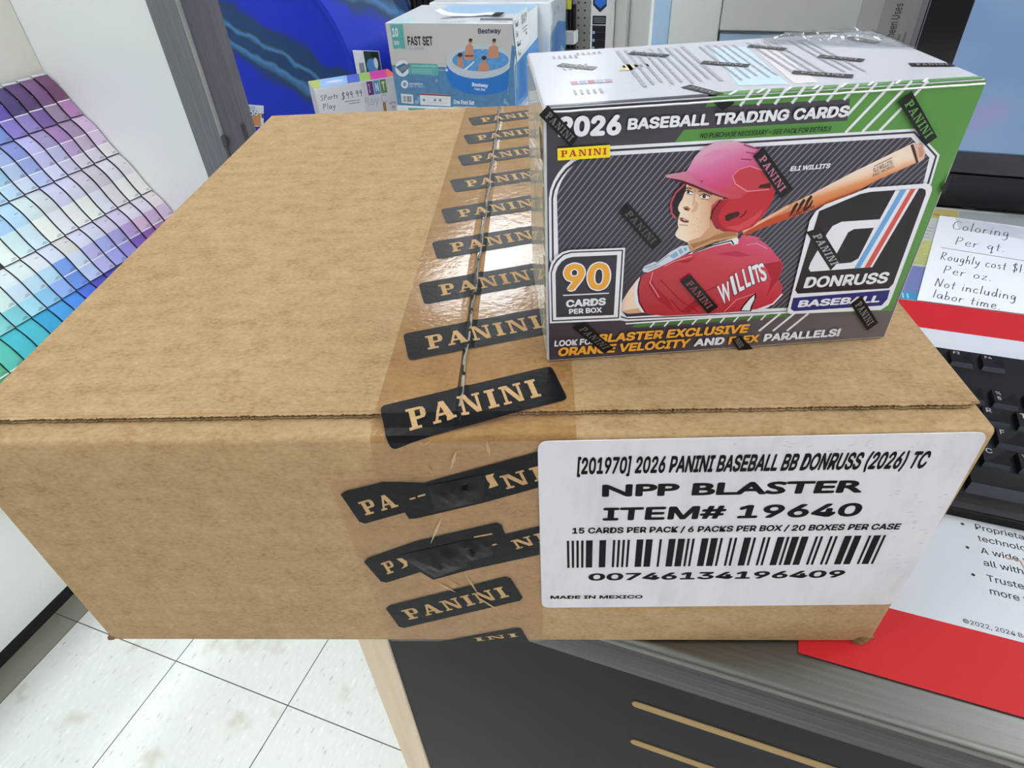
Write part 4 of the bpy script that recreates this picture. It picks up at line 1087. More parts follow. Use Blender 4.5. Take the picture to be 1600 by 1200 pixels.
# front: two layers of tape overlap, so the blocks double up
FRONT = hom([(-92, 693), (1564, 668), (1361, 1009), (178, 998)], [(0, 151.4), (400, 151.4), (400, 0), (0, 0)])
fp = Print(FRONT, lambda u, v, k: (u/1000, -.0006 - k*.0001, v/1000))
fp.poly([(521, 774), (528, 769), (585, 755), (650, 756), (826, 708), (827, 764), (740, 788), (640, 811), (628, 812), (621, 802), (560, 819), (551, 816)], tape_ink, 1)
fp.poly([(560, 878), (566, 872), (640, 846), (764, 818), (772, 822), (778, 836), (831, 824), (832, 868), (720, 892), (668, 906), (648, 894), (596, 910), (587, 908)], tape_ink, 1)
fp.poly([(596, 950), (602, 945), (780, 902), (788, 904), (808, 934), (804, 939), (625, 980), (617, 978)], tape_ink, 1)
fp.poly([(684, 1001), (800, 981), (806, 982), (820, 1002), (684, 1002)], tape_ink, 1)
def slab_px(letters, bl, br, tl, k=2):
    bl, br, tl = fp.P([bl, br, tl]); x = 0; out = []
    for ch in letters:
        wd, qs = SLAB[ch]; out += [[(x+a, b_) for a, b_ in p] for p in qs]; x += wd + .2
    x -= .2
    for p in out: fp.poly([(bl[0]+(br[0]-bl[0])*a/x+(tl[0]-bl[0])*b_, bl[1]+(br[1]-bl[1])*a/x+(tl[1]-bl[1])*b_) for a, b_ in p], tape_gap, k, True)
slab_px('PA', (561, 806), (611, 792), (548, 786)); slab_px('NI', (778, 766), (840, 750), (766, 746))
for (a, b_) in (((706, 783), (722, 779)), ((728, 776), (740, 773)), ((690, 785), (698, 783)), ((629, 781), (636, 779)), ((641, 777), (651, 774))): fp.line([a, b_], .9, tape_gap, 2)
fp.poly([(744, 745), (758, 741), (756, 746), (765, 760), (750, 765), (752, 758), (747, 752)], tape_gap, 2)
fp.poly([(669, 770), (674, 763), (680, 763), (682, 770), (677, 772)], tape_gap, 2)
slab_px('P', (597, 897), (612, 892), (586, 880)); fp.poly([(610, 873), (625, 871), (628, 884), (618, 889), (623, 882)], tape_gap, 2)
slab_px('NI', (796, 859), (845, 846), (786, 846))
for (a, b_) in (((717, 864), (726, 861)), ((757, 853), (764, 851)), ((733, 858), (741, 855)), ((655, 880), (660, 876)), ((666, 876), (672, 874)), ((730, 840), (757, 835))): fp.line([a, b_], .9, tape_gap, 2)
slab_px('PANINI', (633, 967), (787, 932), (619, 953)); slab_px('INI', (738, 1001), (803, 994), (733, 996))
fp.build('front_tape_print', case)
# the glossy torn, crumpled flap of tape over the doubled blocks
n1, n2 = 14, 8
crk = M('#0b0b0d', .3, spec=.2)
def cr(i, j, c, am):
    a, b_ = i/n1, j/n2
    px = (1-b_)*((1-a)*c[0][0]+a*c[1][0]) + b_*((1-a)*c[3][0]+a*c[2][0]); py = (1-b_)*((1-a)*c[0][1]+a*c[1][1]) + b_*((1-a)*c[3][1]+a*c[2][1])
    u, v = FRONT(px, py); e = math.sin(PI*a)*math.sin(PI*b_)
    return (u/1000, -.0009 - am*e*(.5+noise.noise(Vector((px*.09, py*.13, 0)))), v/1000)
for c, am in (([(655, 760), (745, 742), (740, 785), (668, 800)], .0022), ([(612, 868), (715, 845), (720, 885), (670, 902)], .0030), ([(690, 852), (756, 836), (760, 868), (712, 880)], .0022)):
    wr = MB()
    for i in range(n1):
        for j in range(n2): wr.face([cr(i, j, c, am), cr(i+1, j, c, am), cr(i+1, j+1, c, am), cr(i, j+1, c, am)], crk)
    wr.build('crumpled_tape', case, True, False)
# shiny creases of the film over the edge
sm = M('#c9ab86', .3, coat=.15)
for (ax, ay), (bx_, by_), wd in (((640, 655), (690, 640), 1.2), ((645, 700), (660, 690), .8), ((698, 706), (690, 735), 1.4), ((745, 690), (750, 715), 1.2), ((655, 730), (662, 745), 1.2), ((715, 893), (740, 930), 1.0), ((672, 908), (705, 925), .6), ((690, 905), (712, 918), .5), ((735, 930), (775, 955), .5), ((680, 805), (662, 850), 1.4)):
    (u0, v0), (u1, v1) = FRONT(ax, ay), FRONT(bx_, by_)
    if v0 > 149 or v1 > 149: continue
    dx, dy = u1-u0, v1-v0; l = math.hypot(dx, dy); nx, ny = -dy/l*wd/2, dx/l*wd/2
    A, B = (u0/1000, -.0010, v0/1000), (u1/1000, -.0010, v1/1000); Mx, Mz = (u0+u1)/2000, (v0+v1)/2000
    sf = MB(); sf.face([A, (Mx+nx/1000, -.0010, Mz+ny/1000), B], sm); sf.face([A, (Mx, -.0018, Mz), B, (Mx-nx/1000, -.0010, Mz-ny/1000)], sm)
    sf.build('film_crease', case, fixn=False)
# the raised wrinkle of film along the flap seam
rd = MB(); n_ = 160; film_w = M('#a39c92', .15, coat=.4)
for i in range(n_):
    def rp(k, s):
        y = .014 + .388*k/n_; wob = .0005*math.sin(k*.37) + .0004*noise.noise(Vector((k*.21, 0, 3)))
        hh = .0005 + .0005*noise.noise(Vector((k*.33, 5, 0)))
        x = .2030 + wob - .0004*k/n_ + (s-1)*.0006
        return (x, y, CH_ + .0006 + (hh if s == 1 else 0))
    mt = film_w if noise.noise(Vector((i*.55, 9, 0))) > -.28 else crk
    rd.face([rp(i, 0), rp(i+1, 0), rp(i+1, 1), rp(i, 1)], crk if noise.noise(Vector((i*.45, 2, 0))) > .05 else mt); rd.face([rp(i, 1), rp(i+1, 1), rp(i+1, 2), rp(i, 2)], mt)
rd.build('seam_wrinkle', case, True, False)

# --- shipping label
lw_, lk = noise_mat('label_paper', [(.35, '#cbc6cc'), (.5, '#d4cfd5'), (.7, '#d8d4d9')], scale=(60, 60, 20), rough=.5, detail=5), M('#120c11', .6, spec=.12)
lp = Print(FRONT, lambda u, v, k: (u/1000, -.0011 - k*.00009, v/1000))
q_ = lp.P([(824, 692), (1541, 677), (1395, 947), (838, 949)])
sh = MB(); rr_ = rrect(q_, 4.5, 5)
sh.prism([(a/1000, b_/1000) for a, b_ in rr_], 'y', -.0011, -.0005, lw_)
label = sh.build('shipping_label', case); label['label'] = 'white printed shipping label with a barcode'
lp.text('[201970] 2026 PANINI BASEBALL BB DONRUSS (2026) TC', (887, 742), (1436, 733), (888, 716), lk, 1, INTER, .05)
lp.text('NPP BLASTER', (927, 777), (1338, 771), (927, 758), lk, 1, None, .06)
lp.text('ITEM# 19640', (929, 814), (1334, 808), (930, 794), lk, 1, INTER, .045)
lp.text('15 CARDS PER PACK / 6 PACKS PER BOX / 20 BOXES PER CASE', (882, 834), (1399, 829), (882, 825), lk, 1, INTER, .05)
lp.text('00746134196409', (909, 907), (1311, 904), (910, 896), lk, 1, INTER, .05)
lp.text('MADE IN MEXICO', (851, 935), (995, 935), (851, 930), lk, 1, INTER, .05)
ITF = {'0': 'nnwwn', '1': 'wnnnw', '2': 'nwnnw', '3': 'wwnnn', '4': 'nnwnw', '5': 'wnwnn', '6': 'nwwnn', '7': 'nnnww', '8': 'wnnwn', '9': 'nwnwn'}
seq = [(1, 'n'), (0, 'n'), (1, 'n'), (0, 'n')]
code = '00746134196409'
for i in range(0, 14, 2):
    for a, b_ in zip(ITF[code[i]], ITF[code[i+1]]): seq += [(1, a), (0, b_)]
seq += [(1, 'w'), (0, 'n'), (1, 'n')]
tot = sum(2.8 if c == 'w' else 1.0 for _, c in seq)
A0, A1 = FRONT(876, 887), FRONT(1359, 883); B0, B1 = FRONT(874, 845), FRONT(1379, 838)
x = 0
for ink_, c in seq:
    wd = 2.8 if c == 'w' else 1.0
    if ink_:
        f0, f1 = x/tot, (x+wd)/tot
        lp.poly([(A0[0]+(A1[0]-A0[0])*f0, A0[1]+(A1[1]-A0[1])*f0), (A0[0]+(A1[0]-A0[0])*f1, A0[1]+(A1[1]-A0[1])*f1),
                 (B0[0]+(B1[0]-B0[0])*f1, B0[1]+(B1[1]-B0[1])*f1), (B0[0]+(B1[0]-B0[0])*f0, B0[1]+(B1[1]-B0[1])*f0)], lk, 1, True)
    x += wd
# rubbed grey scuffs
scf = M('#bdb6bc', .6)
for _ in range(70):
    px, py = (random.uniform(1380, 1480), random.uniform(760, 930)) if random.random() < .6 else (random.uniform(1100, 1500), random.uniform(690, 708))
    if px > 1541 - (py-677)*.54 - 12: continue
    lp.line([(px, py), (px+random.uniform(3, 9), py-random.uniform(0, 1.5))], .35, scf, 1)
lp.build('label_print', label)

# ================================================================== TRADING CARD BOX
bw, bd, bh = 143.7, 75.3, 102.4
cx_, cy_ = .2381, .0428
cxw, cyw = math.cos(CA)*cx_ - math.sin(CA)*cy_, math.sin(CA)*cx_ + math.cos(CA)*cy_
BZ = .0013 + CH_ + .0003
cyw -= .0010
box = thing('trading_card_box', 'shrink-wrapped trading card box with a batter in a red helmet, standing on the cardboard case', 'card box', (cxw, cyw, BZ), CA + math.radians(4.69))
def gl(c, r=.3, coat=.12): return M(c, r, coat=coat, spec=.22)
W_, DK, DK2, GR, OR, BK = gl('#e6e3ea'), gl('#3b343e'), gl('#2a2026'), gl('#5a8f45'), gl('#e9a53c'), gl('#1b181c')
side_m = noise_mat('wrapped_side', [(.35, '#bfc3b4'), (.5, '#d3d4c6'), (.62, '#c9bfa6'), (.7, '#e2e4dc')], scale=(60, 90, 22), rough=.2, bump=.7, bscale=2, coat=.6)
b = MB().box(0, bw/1000, 0, bd/1000, 0, bh/1000, gl('#cfced6', .3), .0011, 2)
b.build('carton', box, True)
b = MB(); b.box(-.00012, .0006, .0008, bd/1000-.001, .0012, bh/1000-.001, side_m); b.build('side_wrap', box)
pr = Print(lambda u, v: (u, v), lambda u, v, k: (-.00015 - k*.0001, u/1000, v/1000))
pr.poly([(0.9, 1), (1.9, 1), (1.9, 101), (.9, 101)], gl('#8d8e86'), 1, True)
for i in range(16):
    v = 12 + i*5.4; pr.poly([(3, v), (9+random.uniform(-1, 2), v), (9+random.uniform(-1, 2), v+random.uniform(1.5, 4)), (3, v+3)], gl('#c2a67c') if i % 2 else gl('#8f9282'), 1, True)
pr.poly([(4, 84), (9, 92), (16, 92), (12, 82)], BK, 2, True)
for i in range(16):
    v, u = random.uniform(6, 95), random.uniform(20, 70); pr.line([(u, v), (u+random.uniform(-6, 6), v+random.uniform(3, 9))], .6, gl('#4d4d48'), 2, True)
pr.build('side_print', box)

ART = hom([(857, 173), (1538, 131.5), (1383, 533), (853, 567)], [(0, bh), (bw, bh), (bw, 0), (0, 0)])
def front(k0=0): return Print(ART, lambda u, v, k: (u/1000, -.00008 - (k+k0)*.000028, v/1000))
def S(ox, oy, sc): return lambda *p: [(ox+a*sc, oy+b_*sc) for a, b_ in p]
z7, z8, B1, B2, z5, z6 = S(840, 140, .225), S(1160, 140, .2375), S(830, 340, .23125), S(1160, 340, .23125), S(800, 0, .25), S(1200, 0, .25)
def g3(u, v): return (u/1000, 0, v/1000)
# ground colours
base_ink = grad_mat('front_ground_ink', g3(20, 90), g3(120, 4), [(0, '#3a323d'), (.6, '#403843'), (.85, '#5d5659'), (1, '#655e62')], .3, .12)
f = front()
f.poly([(.8, .9), (bw-.8, .9), (bw-.8, bh-.3), (.8, bh-.3)], base_ink, 0, True)
f.poly([(1057, 225), (1071, 207), (1322, 194), (1326, 161), (1104, 172), (1113, 158), (1536, 133.5), (1393, 489), (1229, 494), (1200, 400), (1200, 225)], GR, 1)
for a, c in (((115, 575), (45, 670)), ((225, 570), (150, 665)), ((335, 565), (255, 660)), ((445, 560), (365, 655)), ((555, 555), (470, 645)), ((665, 550), (490, 740)), ((770, 545), (480, 845)), ((880, 540), (585, 840)), ((980, 540), (690, 835)), ((10, 585), (-62, 675)), ((-95, 590), (-168, 680))):
    f.line(z6(a, c), 1.0, W_, 2)
f.poly([(985, 512), (1000, 504), (1230, 491), (1232, 497), (990, 513)], gl('#4c7a3c'), 1)
for x, y in ((830, 712), (925, 707), (1018, 702), (1113, 696), (1208, 690), (1303, 684), (1395, 679), (1490, 673), (1580, 668)): f.line(B1((x, y), (x-30, y+34)), .7, W_, 2)
for x in (250, 345, 440): f.line(B2((x, 662), (x-140, 776)), 1.0, W_, 2)
f.line(B1((635, 700), (1230, 660), (1990, 620)), .8, W_, 2); f.line(B1((636, 722), (1230, 684), (1600, 662)), .7, W_, 3)
f.build('front_print', box)
# framed picture field
f = front(2)
arcO = z7((95, 1130), (95, 760), (106, 700), (130, 640), (160, 590), (200, 540), (260, 490), (330, 460), (420, 440), (520, 433))
f.poly([(860, 405)] + arcO[1:] + [(957, 231), (1427, 206.5), (1465, 247), (1452, 292), (1437, 300), (1235, 492), (977, 503), (960, 500), (870, 430)], W_, 1)
arcM = z7((110, 1130), (112, 760), (122, 705), (145, 650), (178, 600), (215, 555), (275, 508), (345, 478), (430, 458), (520, 450))
f.poly([(864, 405)] + arcM[1:] + [(957, 236.0), (1426, 210.5), (1461, 248), (1449, 291), (1435, 299), (1233, 489), (980, 500), (962, 495), (872, 428)], DK, 2)
arcW = z7((121, 1130), (124, 765), (136, 707), (160, 655), (190, 610), (228, 566), (288, 520), (360, 488), (440, 470), (520, 463))
f.poly([(867, 405)] + arcW[1:] + [(957, 239.5), (1424.5, 213.5), (1457.5, 249), (1445.5, 291), (1433, 298), (1231, 488), (980, 498), (962, 492), (874, 426)], W_, 3)
def stripe_ink():
    m, nt, N, L, b = nodes('pinstriped_ink')
    tc = N.new('ShaderNodeTexCoord'); sp = N.new('ShaderNodeSeparateXYZ'); L.new(tc.outputs['Object'], sp.inputs[0])
    a = N.new('ShaderNodeMath'); a.operation = 'MULTIPLY_ADD'; a.inputs[1].default_value = -.78; L.new(sp.outputs['Z'], a.inputs[0]); L.new(sp.outputs['X'], a.inputs[2])
    p = N.new('ShaderNodeMath'); p.operation = 'PINGPONG'; p.inputs[1].default_value = .00115; L.new(a.outputs[0], p.inputs[0])
    r = ramp(N, [(0, '#7d7580'), (.2, '#7d7580'), (.34, '#3f3743'), (1, '#3f3743')])
    d = N.new('ShaderNodeMath'); d.operation = 'DIVIDE'; d.inputs[1].default_value = .00115; L.new(p.outputs[0], d.inputs[0]); L.new(d.outputs[0], r.inputs[0])
    # the stripes fade out towards the foot of the picture
    e = N.new('ShaderNodeMapRange'); e.inputs['From Min'].default_value = .030; e.inputs['From Max'].default_value = .062; L.new(sp.outputs['Z'], e.inputs['Value'])
    e2 = N.new('ShaderNodeMapRange'); e2.inputs['From Min'].default_value = .070; e2.inputs['From Max'].default_value = .085; L.new(sp.outputs['X'], e2.inputs['Value'])
    mxx = N.new('ShaderNodeMath'); mxx.operation = 'MAXIMUM'; L.new(e.outputs[0], mxx.inputs[0]); L.new(e2.outputs[0], mxx.inputs[1])
    mx = N.new('ShaderNodeMix'); mx.data_type = 'RGBA'; L.new(mxx.outputs[0], mx.inputs['Factor']); mx.inputs['A'].default_value = lin('#3d3540'); L.new(r.outputs[0], mx.inputs['B'])
    L.new(mx.outputs['Result'], b.inputs['Base Color']); b.inputs['Roughness'].default_value = .28; b.inputs['Coat Weight'].default_value = .12; b.inputs['Specular IOR Level'].default_value = .22
    return m
arcI = z7((150, 1080), (150, 740), (164, 690), (190, 632), (225, 578), (270, 532), (330, 492), (400, 475), (520, 467))
f.poly([(874, 430)] + arcI[1:] + [(957, 245.5), (1420, 219.5), (1449, 251), (1440, 290), (1428, 298), (1234, 483), (1100, 489), (978, 496), (965, 480)], stripe_ink(), 4)
f.build('picture_field', box)

# the batter (a printed picture)
f = front(7)
skin1, skin2, skin3 = gl('#e2b695'), gl('#f0d3ba'), gl('#b9835f')
red1, red2 = gl('#c4283b'), gl('#9c1526')
bat_ink = grad_mat('bat_ink', g3(100, 60), g3(97, 70), [(0, '#a8421c'), (.3, '#cf6a33'), (.6, '#dd8a52'), (.85, '#f0cbb0'), (1, '#f0d6c2')], .3, .12)
jersey_ink = grad_mat('jersey_ink', g3(60, 22), g3(78, 58), [(0, '#b01c2e'), (.45, '#c4253d'), (.75, '#cf3a5e'), (1, '#d65a86')], .3, .12)
helmet_ink = grad_mat('helmet_ink', g3(72, 62), g3(64, 88), [(0, '#bd2a33'), (.35, '#c93347'), (.55, '#cf3f78'), (.8, '#d66a9c'), (1, '#d9a0b8')], .3, .12)
# bat
f.poly([(1160, 363), (1231, 323), (1267, 306), (1326, 275), (1424, 228), (1438, 230), (1443, 242), (1440, 252), (1428, 259), (1364, 287), (1340, 301), (1269, 330), (1184, 361), (1160, 371)], bat_ink, 0)
f.poly([(1160, 366), (1231, 327), (1231, 322), (1160, 362)], gl('#e9b59a'), 1); f.poly([(1160, 371), (1184, 361), (1262, 332), (1262, 322), (1200, 345), (1160, 366)], gl('#c04a2a'), 1)
f.poly(z8((1090, 385), (1110, 378), (1150, 495), (1130, 500)), gl('#4a2a20'), 1); f.poly(z8((1112, 376), (1165, 372), (1190, 430), (1180, 475), (1145, 498)), gl('#d9b3a2'), 2); f.poly(z8((1140, 400), (1165, 395), (1180, 430), (1170, 460), (1150, 465)), gl('#c98f78'), 3)
for dx in (0, 46, 92):
    f.poly(z8((300+dx, 850-dx*.52), (318+dx, 835-dx*.52), (365+dx, 762-dx*.52), (352+dx, 752-dx*.52), (330+dx, 780-dx*.52)), BK, 2)
f.poly(z8((392, 800), (430, 775), (455, 735), (460, 745), (440, 785), (400, 810)), BK, 2)
f.text('marucci', z8((330, 845))[0], z8((468, 785))[0], z8((325, 830))[0], BK, 2, INTER, .02)
f.text('ELI WILLITS', z8((855, 560))[0], z8((975, 505))[0], z8((850, 535))[0], gl('#5a3220'), 2, INTER, .02); f.text('PRO MODEL', z8((850, 590))[0], z8((990, 525))[0], z8((848, 572))[0], gl('#5a3220'), 2, INTER, .0)
f.line(z8((855, 522), (972, 465)), .25, gl('#5a3220'), 2)
f.build('bat_picture', box)
f = front(11)
# far hand and glove
f.poly(B1((750, 355), (765, 330), (830, 300), (850, 305), (940, 235), (1010, 195), (1060, 190), (1075, 230), (960, 295), (870, 335), (790, 372), (760, 370)), gl('#cdd6e2'), 0)
f.poly(B1((930, 262), (1010, 212), (1050, 205), (1050, 225), (960, 280)), gl('#86abc4'), 1); f.line(B1((985, 225), (1000, 255)), .5, W_, 2); f.line(B1((1020, 210), (1032, 236)), .5, W_, 2); f.line(B1((770, 340), (840, 318), (930, 255)), .3, gl('#6e7a88'), 2); f.line(B1((790, 352), (860, 325)), .3, gl('#6e7a88'), 2)
# arm
f.poly(B1((605, 590), (615, 560), (660, 490), (710, 425), (735, 400), (700, 500), (705, 580), (745, 645), (650, 652), (606, 635)), skin2, 0); f.poly(B1((606, 635), (650, 652), (745, 645), (720, 615), (650, 625)), gl('#d4a583'), 1)
# jersey
J = B1((700, 440), (760, 385), (900, 320), (960, 290), (1060, 245), (1150, 225), (1230, 195), (1400, 160), (1420, 125), (1500, 130), (1560, 150)) + B2((100, 150), (150, 180), (190, 215), (225, 265), (250, 290), (270, 330), (255, 380), (238, 430), (262, 465), (265, 490), (250, 545), (180, 600), (110, 622)) + B1((1400, 642), (1200, 655), (890, 668), (800, 655), (740, 640), (700, 585), (690, 500))
f.poly(J, jersey_ink, 2)
f.poly(B1((700, 440), (690, 500), (700, 585), (740, 640), (760, 645), (722, 580), (712, 500), (722, 440), (735, 405)), W_, 3); f.line(B1((738, 405), (722, 470), (724, 560), (764, 640)), .4, BK, 4)
# folds
for p, c in ((((800, 400), (790, 470), (850, 560), (960, 640), (930, 560), (840, 470)), '#a81a2e'), (((960, 300), (1040, 290), (1110, 270), (1050, 310)), '#a81a2e'), (((1000, 640), (1100, 560), (1250, 560), (1120, 600), (1060, 650)), '#a3182a'), (((1240, 250), (1380, 230), (1480, 260), (1400, 270)), '#b82a4e')):
    f.poly(B1(*p), gl(c), 3)
f.poly(B2((140, 320), (250, 300), (268, 330), (240, 420), (200, 470), (160, 540), (190, 420)), gl('#ac1c30'), 3)
for p in (((820, 370), (800, 440), (860, 540)), ((900, 330), (960, 300), (1080, 262)), ((1300, 640), (1380, 560), (1500, 520)), ((1450, 190), (1520, 180), (1590, 215))): f.line(B1(*p), .3, gl('#e59aac'), 4)
for p in (((940, 560), (1010, 640)), ((870, 420), (1000, 560), (1120, 640)), ((1120, 520), (1250, 470))): f.line(B1(*p), .4, gl('#8c1022'), 4)
# collar
f.poly(B1((1060, 250), (1085, 235), (1215, 190), (1235, 180), (1385, 138), (1398, 150), (1395, 180), (1360, 192), (1340, 175), (1225, 200), (1090, 245)), W_, 5); f.line(B1((1090, 240), (1225, 190), (1350, 160), (1365, 185)), .5, BK, 6)
# name and number
for dk_, c_, k in ((.9, BK, 5), (0, W_, 6)):
    for i, ch in enumerate('WILLITS'):
        t0 = [0, .27, .38, .53, .66, .74, .86][i]; wd = [.24, .07, .12, .11, .06, .13, .13][i]
        x0 = 1126 + 73*t0; y0 = 477 - 25*t0 - 14*math.sin(t0*2.2); x1 = x0+73*wd; y1 = y0 - 25*wd - (8*wd)
        h = 29 if i < 5 else 27
        e = dk_
        f.text(ch, (x0-e, y0+e), (x1+e, y1+e), (x0-7-e, y0-h-e), c_, k, None, .05)
f.poly(B1((1405, 640), (1415, 610), (1470, 545), (1512, 512), (1515, 545), (1490, 600), (1480, 640)), BK, 5); f.poly(B1((1415, 632), (1428, 608), (1475, 552), (1503, 528), (1500, 560), (1478, 604), (1470, 634)), W_, 6)
f.line(B1((1520, 640), (1600, 605)), .7, W_, 5); f.line(B2((90, 630), (200, 590), (262, 525)), .7, W_, 5)
# neck and face
f.poly(z7((1060, 1110), (1040, 1070), (1100, 1000), (1240, 970), (1390, 985), (1385, 1030), (1230, 1060), (1090, 1115), (1060, 1130)), gl('#c99468'), 7)
f.poly(z7((1060, 1075), (1120, 1060), (1240, 1010), (1300, 995), (1370, 1000), (1380, 1015), (1200, 1050), (1080, 1105)), gl('#a8744c'), 8)
face_ink = grad_mat('face_ink', g3(*[c for c in ART(1062, 340)]), g3(*[c for c in ART(1120, 325)]), [(0, '#f3d9c2'), (.45, '#e9c5a6'), (.8, '#d8a682'), (1, '#c08a64')], .3, .12)
f.poly(z7((1035, 665), (1020, 720), (1010, 760), (985, 800), (976, 825), (982, 845), (992, 860), (982, 885), (972, 930), (978, 960), (958, 995), (956, 1015), (975, 1035), (1060, 1072), (1120, 1060), (1200, 1030), (1250, 990), (1225, 950), (1200, 900), (1215, 840), (1275, 775), (1290, 760), (1180, 700), (1080, 660)), face_ink, 9)
f.poly(z7((1060, 1072), (1120, 1060), (1200, 1030), (1250, 990), (1225, 950), (1200, 900), (1215, 840), (1195, 900), (1190, 960), (1130, 1025), (1040, 1055)), gl('#cc9a76'), 10)
f.poly(z7((1180, 700), (1290, 760), (1275, 775), (1240, 810), (1200, 790), (1120, 740), (1070, 700), (1045, 690), (1045, 672), (1080, 660)), gl('#cf9f7e'), 10)
f.poly(z7((1095, 770), (1120, 800), (1100, 850), (1060, 860), (1085, 820)), gl('#d9aa88'), 10)
f.poly(z7((1010, 820), (1040, 812), (1062, 832), (1050, 848), (1020, 838)), gl('#a8714f'), 11); f.poly(z7((1018, 830), (1040, 826), (1046, 838), (1026, 840)), gl('#4a2c20'), 12)
for ex_, ey_, s_ in ((1052, 716, 1.0), (1160, 746, 1.25)):
    f.poly([(840+.225*(ex_+26*s_*math.cos(t)), 140+.225*(ey_+13*s_*math.sin(t)+6*math.cos(t))) for t in [2*PI*i/16 for i in range(16)]], W_, 11)
    f.poly([(840+.225*(ex_-4+10*s_*math.cos(t)), 140+.225*(ey_+11*s_*math.sin(t))) for t in [2*PI*i/12 for i in range(12)]], gl('#33363a'), 12)
    f.line(z7((ex_-28*s_, ey_-4), (ex_-6, ey_-15*s_), (ex_+28*s_, ey_+2)), .35, gl('#3a2620'), 13)
    f.line(z7((ex_-20*s_, ey_+14*s_), (ex_+22*s_, ey_+18*s_)), .25, gl('#a8714f'), 12)
f.line(z7((1120, 708), (1160, 712), (1210, 735)), .7, gl('#8a5a3c'), 12); f.line(z7((1038, 688), (1070, 694)), .6, gl('#8a5a3c'), 12)
f.poly(z7((985, 892), (1005, 890), (1052, 915), (1045, 928), (1015, 925), (992, 915)), gl('#a85a50'), 11); f.poly(z7((995, 898), (1008, 898), (1042, 916), (1030, 922), (1005, 914)), gl('#3a1a18'), 12); f.poly(z7((1000, 899), (1012, 900), (1034, 912), (1022, 912)), W_, 13)
f.line(z7((985, 940), (1040, 945)), .4, gl('#c98f72'), 12)
f.line(z7((1095, 705), (1088, 760), (1078, 810)), .3, gl('#c08a66'), 11)
for _ in range(26):
    fx, fy = random.uniform(1060, 1190), random.uniform(850, 1010); f.poly(z7((fx, fy), (fx+6, fy+1), (fx+3, fy+7)), gl('#c98f72'), 11)
# helmet: far flap, shell, near flap, brim
f.poly(z7((1032, 652), (990, 680), (955, 725), (925, 790), (930, 860), (955, 890), (975, 892), (978, 850), (972, 830), (985, 795), (1012, 750), (1035, 690)), gl('#2a1c20'), 13); f.line(z7((1020, 665), (960, 722), (928, 790), (932, 860), (958, 892)), .7, gl('#b5505a'), 14)
f.poly([(1040, 275), (1073, 269), (1078, 261), (1087, 246), (1101, 232), (1117, 226), (1141, 223), (1164, 227), (1187, 236), (1202, 249), (1211, 268), (1212, 292), (1205, 316), (1188, 343), (1174, 356), (1150, 364), (1130, 362), (1115, 350), (1110, 335), (1112, 322), (1122, 313), (1138, 311), (1100, 300), (1066, 285)], helmet_ink, 14)
f.poly(z7((1215, 840), (1275, 775), (1400, 760), (1480, 700), (1600, 690), (1640, 700), (1620, 780), (1560, 880), (1480, 960), (1390, 992), (1290, 988), (1230, 955), (1200, 900)), gl('#bf2c36'), 15)
f.poly(z7((1215, 840), (1275, 775), (1330, 765), (1280, 820), (1250, 890), (1270, 940), (1320, 985), (1290, 988), (1230, 955), (1200, 900)), gl('#a02030'), 16)
f.line(z7((1268, 772), (1216, 838), (1200, 900)), .6, gl('#5a1018'), 17)
f.poly(z7((1296, 880), (1330, 862), (1392, 850), (1400, 868), (1385, 885), (1312, 918), (1300, 905)), gl('#3c1a1c'), 17); f.line(z7((1405, 890), (1430, 870), (1445, 845)), .5, gl('#5a1018'), 17)
f.poly(z7((1300, 960), (1400, 940), (1500, 880), (1560, 830), (1540, 880), (1470, 950), (1390, 985)), gl('#d0474c'), 16)
f.poly(z7((1525, 690), (1540, 668), (1610, 655), (1612, 690)), gl('#3c1a1c'), 17)
f.line(z7((1350, 605), (1400, 560), (1470, 540), (1560, 570), (1640, 640)), .35, gl('#e08a94'), 17); f.line(z7((1350, 605), (1370, 660), (1450, 712), (1600, 700)), .4, gl('#e08a94'), 17); f.poly(z7((1350, 610), (1400, 565), (1470, 545), (1555, 575), (1600, 630), (1530, 665), (1520, 695), (1450, 705), (1375, 655)), gl('#c53a48'), 16)
for p in (((1430, 395), (1490, 415), (1530, 425)), ((1445, 445), (1500, 455)), ((1410, 492), (1480, 498)), ((1085, 655), (1150, 640))): f.line(z7(*p), .3, gl('#7a1c38'), 17)
f.poly(z7((888, 600), (930, 590), (1040, 575), (1075, 600), (1150, 660), (1260, 715), (1400, 738), (1418, 748), (1380, 755), (1290, 750), (1200, 715), (1090, 665), (1000, 632), (900, 615)), grad_mat('brim_ink', g3(40, 70), g3(66, 64), [(0, '#c98a9c'), (.5, '#c9587c'), (1, '#c43a52')], .3, .12), 18)
f.poly(z7((892, 608), (1000, 632), (1090, 665), (1200, 715), (1290, 750), (1270, 752), (1180, 720), (1060, 672), (1010, 650), (960, 640)), gl('#5a1824'), 17)
f.poly(z7((1150, 470), (1230, 430), (1330, 425), (1300, 470), (1200, 520)), gl('#dc86ae'), 15)
f.build('player_picture', box)

